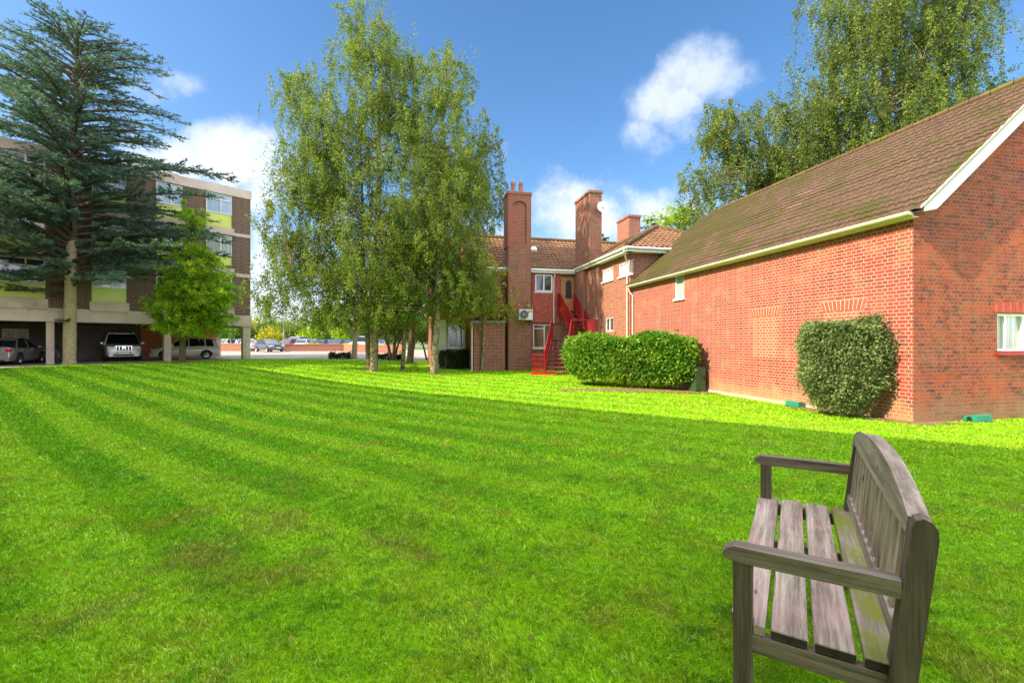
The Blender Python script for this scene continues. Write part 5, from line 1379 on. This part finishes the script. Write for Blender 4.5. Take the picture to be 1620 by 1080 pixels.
def car(name, label, kind, body, loc, rz, group=None, simple=False):
    """local: +x = front, z=0 ground"""
    rt = empty(name, loc, label, 'car', group, rz)
    if kind == 'suv': L, Wd, Hh, belt, hood, wr, gc = 4.75, 1.90, 1.87, 1.13, 1.12, .385, .30
    elif kind == 'sedan': L, Wd, Hh, belt, hood, wr, gc = 4.5, 1.78, 1.45, .92, .84, .32, .20
    else: L, Wd, Hh, belt, hood, wr, gc = 4.08, 1.74, 1.52, .95, .90, .31, .20
    h = L/2; w = Wd/2
    fx = h*.60; rx = -h*.60      # axles
    # stations: (x, top z, width factor)
    if kind == 'suv': st = [(h, .62, .80), (h-.05, .92, .88), (h-.22, 1.02, .95), (h-.7, hood, .99), (h-1.25, hood+.03, 1), (.2, belt, 1), (-1.2, belt, 1), (-h+.25, belt, .98), (-h+.06, belt-.03, .94), (-h, .7, .9)]
    elif kind == 'sedan': st = [(h, .5, .74), (h-.08, .66, .86), (h-.3, .76, .94), (h-1.2, hood+.04, 1), (.3, belt, 1), (-1.1, belt+.02, 1), (-h+.5, belt+.05, .97), (-h+.12, belt+.04, .92), (-h+.02, .75, .88), (-h, .5, .86)]
    else: st = [(h, .5, .72), (h-.07, .68, .84), (h-.25, .80, .93), (h-.85, hood+.05, .99), (.3, belt, 1), (-.9, belt+.02, 1), (-h+.35, belt+.02, .98), (-h+.08, belt-.0, .94), (-h, .7, .90)]
    secs = []
    for x, zt, wf in st:
        ww = w*wf
        secs.append((x, [(0, gc), (ww*.86, gc), (ww*.97, gc+.10), (ww, (gc+zt)*.52), (ww*.985, zt-.09), (ww*.93, zt-.02), (ww*.6, zt+.012), (0, zt+.02)]))
    V, Fc = loft(secs); mb = MB(); mb.mesh(V, Fc)
    bo = mb.build('body', body, rt, smooth=True, angle=38)
    # cabin (glass) and roof with pillars
    if kind == 'suv': cab = [(.95, belt-.03), (.22, Hh-.06), (-.3, Hh), (-1.5, Hh-.02), (-h+.30, Hh-.10), (-h+.10, belt-.03)]
    elif kind == 'sedan': cab = [(1.05, belt-.04), (.25, Hh-.05), (-.2, Hh), (-.9, Hh-.03), (-1.25, Hh-.10), (-1.85, belt+.02)]
    else: cab = [(1.12, belt-.03), (.35, Hh-.06), (-.1, Hh), (-1.2, Hh-.03), (-h+.30, Hh-.12), (-h+.12, belt-.02)]
    def wid(z): return w*(.93-.20*max(0, (z-belt))/(Hh-belt))
    secs = []
    xs = [c[0] for c in cab]
    low = belt-.05
    poly = cab
    g = MB()
    # glass body: extruded cabin outline with tumblehome
    def side(sy): return [(x, sy*wid(z), z) for x, z in cab]
    a, b = side(1), side(-1); n = len(cab)
    g.mesh(a+b, [tuple(range(n)), tuple(range(2*n-1, n-1, -1))]+[(i, i+n, i+1+n, i+1) for i in range(n-1)])
    g.build('windows', M['carglass'], rt)
    r = MB()
    # roof skin between 2nd and 5th points
    top = cab[1:5]
    for i in range(len(top)-1):
        (x0, z0), (x1, z1) = top[i], top[i+1]
        r.hexa([(x0, -wid(z0)-.004, z0-.035), (x0, wid(z0)+.004, z0-.035), (x1, wid(z1)+.004, z1-.035), (x1, -wid(z1)-.004, z1-.035), (x0, -wid(z0)*.96, z0+.018), (x0, wid(z0)*.96, z0+.018), (x1, wid(z1)*.96, z1+.018), (x1, -wid(z1)*.96, z1+.018)])
    for sy in (1, -1):
        def bar(p0, p1, wd=.06):
            (x0, z0), (x1, z1) = p0, p1
            r.hexa([(x0-wd, sy*(wid(z0)-.02), z0), (x0+wd, sy*(wid(z0)-.02), z0), (x0+wd, sy*(wid(z0)+.008), z0), (x0-wd, sy*(wid(z0)+.008), z0), (x1-wd*.7, sy*(wid(z1)-.02), z1), (x1+wd*.7, sy*(wid(z1)-.02), z1), (x1+wd*.7, sy*(wid(z1)+.008), z1), (x1-wd*.7, sy*(wid(z1)+.008), z1)])
        bar(cab[0], cab[1], .05); bar((-.15, belt-.03), (-.15, Hh-.02), .045)
        if kind == 'suv': bar((-1.15, belt-.03), (-1.15, Hh-.03), .05); bar(cab[5], cab[4], .11)
        elif kind == 'sedan': bar((-1.62, belt), (-1.12, Hh-.07), .10)
        else: bar((-1.15, belt-.03), (-1.15, Hh-.04), .04); bar((cab[5][0]+.08, cab[5][1]), (cab[4][0]+.05, cab[4][1]), .15)
    ro = r.build('roof', body, rt, smooth=True, angle=30)
    # wheels
    for x in (fx, rx):
        for sy in (1, -1):
            mb = MB(); y0 = sy*(w-.20); y1 = sy*(w+.012)
            mb.lathe([(wr*.55, 0), (wr*.9, 0), (wr, sy*.03), (wr, sy*.18), (wr*.93, sy*.212), (wr*.66, sy*.212)], (x, y0, wr), 'Y', 24)
            wl = mb.build('wheel', M['rubber'], rt, smooth=True, angle=40)
            mb = MB(); mb.lathe([(wr*.66, sy*.2), (wr*.62, sy*.19), (wr*.6, sy*.15), (.0, sy*.15)], (x, y0, wr), 'Y', 20)
            for q in range(7):
                a_ = q*2*math.pi/7
                mb.tube([(x+math.cos(a_)*.04, y0+sy*.19, wr+math.sin(a_)*.04), (x+math.cos(a_)*wr*.62, y0+sy*.195, wr+math.sin(a_)*wr*.62)], .022, 5)
            mb.lathe([(.06, sy*.17), (.06, sy*.205), (0, sy*.21)], (x, y0, wr), 'Y', 12)
            mb.build('rim', M['alloy'], wl, smooth=True)
            # arch lip: dark semicircle
            mb = MB(); arc = [(x+math.cos(t)*(wr+.07), wr+math.sin(t)*(wr+.07)) for t in np.linspace(-.15, math.pi+.15, 14)]
            mb.prism([(q[0], sy*(w-.18), q[1]) for q in arc], (0, sy*.187, 0)); mb.build('wheel_arch', M['black'], rt)
    # lights, plates, bumpers
    def lens(nm, mat, x, y0, y1, z0, z1, d=.04, cut=0):
        mb = MB(); sg = 1 if x > 0 else -1
        yo = y1 if abs(y1) > abs(y0) else y0
        mb.box(min(x, x-sg*.12), max(x, x-sg*.12)+.0, min(y0, y1), max(y0, y1), z0, z1, bev=.02); return mb.build(nm, mat, rt)
    zl = .62 if kind != 'suv' else .82
    for sy in (1, -1):
        lens('headlight', M['lamp'], h-.02 if kind != 'suv' else h+.005, sy*w*.52, sy*w*.86, zl, zl+.15)
        lens('tail_light', M['tail'], -h-.005, sy*w*.68, sy*w*.93, zl+.08, zl+.26)
        mb = MB(); mb.box(.72, .88, min(sy*(w+.0), sy*(w+.18)), max(sy*(w+.0), sy*(w+.18)), belt-.02, belt+.12, bev=.03); mb.build('mirror', body, rt)
        for xx in (.1, -1.0): 
            mb = MB(); mb.box(xx-.1, xx+.08, min(sy*(w-.01), sy*(w+.025)), max(sy*(w-.01), sy*(w+.025)), belt-.16, belt-.13); mb.build('door_handle', body, rt)
    mb = MB(); mb.box(h-.06, h+.03, -w*.8, w*.8, gc+.0, gc+.24, bev=.03); mb.build('bumper', body, rt); mb = MB(); mb.box(-h-.03, -h+.06, -w*.85, w*.85, gc+.0, gc+.24, bev=.03); mb.build('bumper', body, rt)
    mb = MB(); mb.box(h-.0, h+.034, -w*.55, w*.55, gc+.05, gc+.16); mb.box(-h-.034, -h, -w*.7, w*.7, gc-.0, gc+.09); mb.build('lower_grille', M['black'], rt)
    if kind == 'suv':
        mb = MB(); mb.box(h-.02, h+.03, -w*.44, w*.44, .72, .98); gr = mb.build('grille', M['black'], rt)
        mb = MB()
        for k in range(6): y = -w*.40+w*.8*k/5; mb.box(h+.031, h+.05, y-.025, y+.025, .73, .97, bev=.006)
        mb.box(h+.031, h+.045, -w*.46, w*.46, .965, .995); mb.build('grille_bars', M['chrome'], gr)
        mb = MB(); mb.lathe([(0, .058), (.07, .055), (.085, .04)], (h, 0, .86), 'X', 16); mb.build('badge', M['chrome'], gr)
        mb = MB(); mb.tube([(h+.02, -w*.5, .42), (h+.09, -w*.42, .40), (h+.09, w*.42, .40), (h+.02, w*.5, .42)], .035, 6)
        mb.tube([(h+.0, -w*.36, .36), (h+.07, -w*.34, .62)], .025, 6); mb.tube([(h+.0, w*.36, .36), (h+.07, w*.34, .62)], .025, 6); mb.build('bull_bar', M['chrome'], rt)
        mb = MB()
        for sy in (1, -1): mb.tube([(.1, sy*w*.66, Hh+.04), (-1.7, sy*w*.66, Hh+.03)], .02, 6)
        mb.build('roof_rail', M['alloy'], rt)
        for sy in (1, -1):
            mb = MB(); mb.lathe([(0, .045), (.06, .042), (.07, .02)], (h, sy*w*.68, .52), 'X', 14); mb.build('fog_lamp', M['lamp'], rt)
    else:
        mb = MB(); mb.box(h-.08, h+.0, -w*.36, w*.36, zl-.02, zl+.10, bev=.015); mb.build('grille', M['black'], rt)
    mb = MB(); mb.box(h+.035, h+.05, -.26, .26, .42 if kind != 'suv' else .52, .53 if kind != 'suv' else .63); mb.box(-h-.05, -h-.035, -.26, .26, .44, .55); mb.build('number_plate', M['plate'], rt)
    if kind != 'suv':
        mb = MB(); mb.box(-h-.02, -h+.0, -w*.55, w*.55, .86, .885); mb.build('boot_trim', M['chrome'], rt)
    return rt
def carZ(x, y): return float(gz(x, y))-.02
# SUV nosing out of the undercroft
cx, cy = pxg(193, 31.2); car('parked_car', 'silver off road vehicle with chrome bull bar parked nose out under the office block', 'suv', M['p_silver'], (cx, cy, carZ(cx, cy)), math.atan2(-.80, .60)+R(6))
cx, cy = pxg(16, 25.8); car('parked_car', 'grey bronze saloon parked tail out at the left edge under the office block', 'sedan', M['p_bronze'], (cx, cy, carZ(cx, cy)), math.atan2(.88, -.47))
cx, cy = pxg(294, 33.6); car('parked_car', 'cream hatchback parked side on between the office columns', 'hatch', M['p_cream'], (cx, cy, carZ(cx, cy)), math.atan2(-.60, -.80))
gC = 'cars in the open car park'
cx, cy = pxg(426, 54); car('parked_car', 'dark grey saloon parked in front of the low wall by the office end column', 'sedan', M['p_dgrey'], (cx, cy, carZ(cx, cy)), R(-38), gC)
cx, cy = pxg(392, 58); car('parked_car', 'pale hatchback half hidden behind the office end column', 'hatch', M['p_white'], (cx, cy, carZ(cx, cy)), R(-40), gC)
row = [(356, 64, 'p_white', 'hatch'), (368, 66, 'p_dgrey', 'sedan'), (456, 63, 'p_red', 'hatch'), (467, 65, 'p_silver', 'suv'), (480, 64, 'p_white', 'hatch'), (493, 65, 'p_silver', 'hatch'), (508, 64, 'p_blue', 'sedan'), (521, 65, 'p_black', 'hatch'), (534, 64, 'p_blue', 'hatch'), (548, 65, 'p_dgrey', 'sedan'), (575, 60, 'p_white', 'suv'), (592, 62, 'p_silver', 'hatch')]
cn = {'p_white': 'white', 'p_dgrey': 'dark grey', 'p_silver': 'silver', 'p_blue': 'blue', 'p_black': 'black', 'p_red': 'dark red'}
wh = ['left one of two seen under the office block', 'right one of two seen under the office block', 'first from the left in the row behind the low wall', 'second from the left in the row behind the low wall', 'third from the left in the row behind the low wall', 'fourth from the left in the row behind the low wall', 'fifth from the left in the row behind the low wall', 'sixth from the left in the row behind the low wall', 'seventh from the left in the row behind the low wall', 'eighth from the left in the row behind the low wall', 'next to the last car seen between birch trunks', 'last car on the right seen between birch trunks']
for i, (x, Y, m, k) in enumerate(row):
    cx, cy = pxg(x, Y); car('parked_car', f"{cn[m]} {'off road vehicle' if k=='suv' else ('saloon' if k=='sedan' else 'hatchback')}, {wh[i]}", k, M[m], (cx, cy, carZ(cx, cy)), R(-95+rng.uniform(-6, 6)), gC)

# bicycles in the dark of the undercroft
def bicycle(s, d, rz, label):
    q = O3(s, d, 0); g = float(gz(q.x, q.y))-.02
    rt = empty('bicycle', (q.x, q.y, g), label, 'bicycle', 'bicycles in the undercroft', rz)
    for x in (-.52, .52):
        mb = MB(); mb.tube([(x+math.cos(a)*.33, 0, .34+math.sin(a)*.33) for a in np.linspace(0, 2*math.pi, 21)], .018, 5, cap=False); wl = mb.build('wheel', M['rubber'], rt)
        mb = MB()
        for a in np.linspace(0, math.pi, 7)[:-1]: mb.tube([(x-math.cos(a)*.32, 0, .34-math.sin(a)*.32), (x+math.cos(a)*.32, 0, .34+math.sin(a)*.32)], .003, 3)
        mb.build('spokes', M['alloy'], wl)
    mb = MB(); A = (-.52, 0, .34); B = (-.05, 0, .30); C_ = (-.2, 0, .85); D_ = (.38, 0, .85); E_ = (.52, 0, .34)
    for p0, p1 in ((A, B), (A, C_), (B, C_), (B, D_), (C_, D_), (D_, E_)): mb.tube([p0, p1], .018, 6)
    mb.build('frame', M['p_blue'], rt)
    mb = MB(); mb.tube([C_, (-.22, 0, .96)], .014, 5); mb.box(-.36, -.10, -.07, .07, .95, 1.0, bev=.02); mb.build('saddle', M['black'], rt)
    mb = MB(); mb.tube([D_, (.36, 0, 1.02)], .014, 5); mb.tube([(.42, -.28, 1.0), (.36, -.1, 1.03), (.36, .1, 1.03), (.42, .28, 1.0)], .013, 5); mb.build('handlebar', M['black'], rt)
for i, (s, d, l) in enumerate(((9.3, 3.4, 'dark bicycle nearest the off road vehicle in the undercroft'), (9.9, 3.6, 'dark bicycle in the middle of the undercroft rack behind the cedar'), (10.6, 3.9, 'dark bicycle just right of the column behind the cedar trunk'))):
    bicycle(s, d, R(20+i*8), l)

# ------------------------------------------------------------ the bench
def wood(name, axis, moss=0.0, tone=1.0, pink=.0):
    t = NT(name); sc = [22, 22, 22]; sc[axis] = 1.3
    v = t.coord('Object', scale=tuple(sc)); n = t.noise(v, 1.0, 6, .7)
    sc2 = [60, 60, 60]; sc2[axis] = 2.2; v2 = t.coord('Object', scale=tuple(sc2)); n2 = t.noise(v2, 1.6, 4, .8)
    v3 = t.coord('Object'); blot = t.noise(v3, 5.5, 4, .6)
    c = t.ramp(n, [(.30, tuple(x*tone for x in (.07, .052, .036))), (.5, tuple(x*tone for x in (.25, .19, .135))), (.66, tuple(x*tone for x in (.40, .325, .245)))])
    c = t.mix(t.rng(n2, .36, .52, .65, 0), c, tuple(x*tone for x in (.07, .052, .045)))
    c = t.mix(t.rng(blot, .4, .65, 0, .45), c, tuple(x*tone for x in (.27+pink, .18, .13+pink*.4)))
    kn = t.n('ShaderNodeTexVoronoi'); sk = [4.5, 4.5, 4.5]; sk[axis] = 2.2; t.link(t.coord('Object', scale=tuple(sk)), kn.inputs['Vector']); kn.inputs['Scale'].default_value = 1.6
    c = t.mix(t.rng(kn.outputs['Distance'], .03, .09, .75, 0), c, (.05, .032, .025))
    if moss:
        m = t.noise(v3, 6, 6, .7); sg = [16, 16, 16]; sg[axis] = 3; m2 = t.noise(t.coord('Object', scale=tuple(sg)), 1, 4)
        c = t.mix(t.rng(t.math('ADD', m, t.math('MULTIPLY', m2, .4)), .58, .80, 0, moss), c, (.24, .25, .015))
    t.bump(t.math('ADD', n, n2), .55, .004)
    return t.set(c, .82, 0, .25)
def bench():
    Y1 = 1.60; ox, oy = .752, Y1
    ang = math.atan2(.849, .528)      # local x = length away from camera
    g = float(gz(1.4, 2.2))
    rt = empty('garden_bench', (ox, oy, g), 'weathered grey wooden garden bench with arched slatted back in the right foreground', 'bench', rz=ang)
    # local: x along length, y = toward the front(-) ; B (to back) = (.849,-.528) = -y local
    L = 1.545
    Zs = -.969-g; Za = -.707-g; Zt = -.512-g; 
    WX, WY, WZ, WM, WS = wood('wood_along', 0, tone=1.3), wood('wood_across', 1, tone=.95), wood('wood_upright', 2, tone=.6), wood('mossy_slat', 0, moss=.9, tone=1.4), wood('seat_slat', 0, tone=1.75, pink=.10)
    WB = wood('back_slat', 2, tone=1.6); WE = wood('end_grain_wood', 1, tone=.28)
    def bxp(x0, x1, s0, s1, z0, z1, m, name, bev=.004, parent=rt):
        mb = MB(); mb.box(x0, x1, -s1, -s0, z0, z1, bev=bev); return mb.build(name, m, parent)
    # seat slats
    mb = MB(); mb.prism([(x, -s_, Zs-.030) for x, s_ in ((.0575, .012), (L-.0575, .012), (L-.0575, .0845), (L-.012, .0845), (L-.012, .119), (.012, .119), (.012, .0845), (.0575, .0845))], (0, 0, .030)); mb.build('seat_slat', WS, rt)
    for i, (s0, s1) in enumerate(((.135, .243), (.259, .370), (.388, .492)), 1):
        o = bxp(.012, L-.012, s0, s1, Zs-.030, Zs, WM if i == 3 else WS, 'seat_slat', .005)
        em = MB(); em.box(.0105, .0119, -s1+.002, -s0-.002, Zs-.028, Zs-.003); em.build('end_grain', WE, o)
        if i == 3: o['label'] = 'rearmost seat slat, green with moss'
    # front legs, arms
    for x0 in (.0, L-.055):
        bxp(x0, x0+.055, .022, .082, 0, Za-.055, WZ, 'front_leg', .004)
        mb = MB(); pr = [(-.005, Za-.045), (-.012, Za-.03), (.003, Za-.012), (.025, Za-.0), (.06, Za+.0), (.475, Za-.0), (.475, Za-.052), (.03, Za-.055)]
        mb.prism([(x0-.002, -s, z) for s, z in pr], (.060, 0, 0)); mb.build('armrest', WY, rt)
        # back leg: leans back above the seat
        mb = MB(); pr = [(.452, 0), (.530, 0), (.505, Zs-.02), (.548, Zt-.05), (.545, Zt-.022), (.532, Zt-.004), (.515, Zt+.0), (.500, Zt-.012), (.494, Zt-.05), (.449, Zs+.02), (.445, Zs-.10)]
        pr = [(.430, 0), (.492, 0), (.512, Zs-.02), (.558, Zt-.06), (.556, Zt-.028), (.544, Zt-.008), (.526, Zt+.0), (.508, Zt-.008), (.498, Zt-.03), (.492, Zt-.08), (.448, Zs+.0), (.436, Zs-.12)]
        mb.prism([(x0-.003, -s, z) for s, z in pr], (.060, 0, 0)); mb.build('back_leg', WZ, rt)
        # end rail under the slats
        bxp(x0+.008, x0+.045, .078, .446, Zs-.095, Zs-.033, WY, 'end_rail', .003)
        bxp(x0+.012, x0+.040, .078, .440, .14, .19, WY, 'stretcher', .003)
    bxp(.055, L-.055, .028, .055, Zs-.11, Zs-.032, WX, 'front_rail', .003)
    bxp(.055, L-.055, .44, .47, Zs-.11, Zs-.032, WX, 'rear_rail', .003)
    for x in (L*.5,): bxp(x-.02, x+.02, .06, .44, Zs-.09, Zs-.032, WY, 'seat_bearer', .003)
    # back: bottom rail, arched top rail, slats
    def back_s(z): return .462+(z-Zs)/(Zt-Zs)*.048
    zl0, zl1 = Zs+.055, Zs+.10
    mb = MB(); s0 = back_s(zl0); mb.prism([(.055, -s0+.010, zl0), (.055, -s0-.030, zl0), (.055, -back_s(zl1)-.030, zl1), (.055, -back_s(zl1)+.010, zl1)], (L-.11, 0, 0)); mb.build('bottom_rail', WX, rt)
    zr = Zt-.066; n = 26; mb = MB(); V = []; 
    for k in range(n+1):
        x = .050+(L-.10)*k/n; u = (x-L/2)/(L/2-.05)
        zt = Zt-.012+.082*max(0, 1-abs(u)**2.2)
        sb = back_s(zr)
        V += [(x, -sb+.012, zr), (x, -sb-.040, zr), (x, -back_s(zt)-.040, zt), (x, -back_s(zt)+.012, zt)]
    Fc = [(0, 1, 2, 3), (4*n+3, 4*n+2, 4*n+1, 4*n)]
    for k in range(n):
        for j in range(4): Fc.append((k*4+j, (k+1)*4+j, (k+1)*4+(j+1) % 4, k*4+(j+1) % 4))
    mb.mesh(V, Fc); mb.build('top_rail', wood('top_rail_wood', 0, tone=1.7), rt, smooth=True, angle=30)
    ns = 14
    for k in range(ns):
        xc = .095+(L-.19)*k/(ns-1); wd = .026
        mb = MB(); a, b = back_s(zl1)-.0, back_s(zr)
        mb.hexa([(xc-wd, -a-.018, zl1-.004), (xc+wd, -a-.018, zl1-.004), (xc+wd, -a-.001, zl1-.004), (xc-wd, -a-.001, zl1-.004), (xc-wd, -b-.018, zr+.004), (xc+wd, -b-.018, zr+.004), (xc+wd, -b-.001, zr+.004), (xc-wd, -b-.001, zr+.004)])
        mb.build('back_slat', WB, rt)
    # screw holes in the slat ends
    mb = MB()
    for s in (.19, .315): mb.lathe([(0, 0), (.007, 0), (.007, .004)], (.0085, -s, Zs-.018), 'X', 10)
    mb.build('screw_hole', M['black'], rt)
bench()

# fallen leaves on the lawn near the camera
def fallen():
    n = 70; y = rng.uniform(2.0, 12, n); x = rng.uniform(-1.15, 1.15, n)*y
    for i in range(1):
        P = np.stack([x, y, gz(x, y)+.035], 1)
        a = (x-7.805)*-.2232+(y-8.85)*.9747; b = (x-7.805)*.9747+(y-8.85)*.2232
        P = P[~((a > -.1) & (b > -.1))]
        D = np.tile([[1.0, 0, 0]], (len(P), 1))
        o = quad_leaves('fallen_leaves', P, D, .045, .03, M['leaf_cherry'], None, .4); tag(o, 'scattered small yellow fallen leaves on the lawn', 'leaves', kind='stuff')
fallen()
def clover():
    P = []
    for k in range(40):
        y = 1.9+8*rng.uniform(0, 1)**1.5; x = rng.uniform(-1.12, 1.12)*y
        if (x-7.805)*-.2232+(y-8.85)*.9747 > -.4 and (x-7.805)*.9747+(y-8.85)*.2232 > -.4: continue
        m = rng.integers(12, 60); r = rng.uniform(.03, .12)
        q = rng.normal(0, r, (m, 2))+[x, y]; P.append(np.stack([q[:, 0], q[:, 1], gz(q[:, 0], q[:, 1])+rng.uniform(.012, .034, m)], 1))
    P = np.concatenate(P); n = len(P)
    D = rng.normal(size=(n, 3))*[1, 1, .15]
    o = quad_leaves('clover', P, D, .013, .011, M['clover'], None, .25); tag(o, 'low patches of pale clover leaves scattered in the lawn', 'clover', kind='stuff')
M['clover'] = leaf_mat('clover_leaf', (.06, .22, .02), (.14, .36, .04), (.30, .50, .12), .2, .8)
clover()
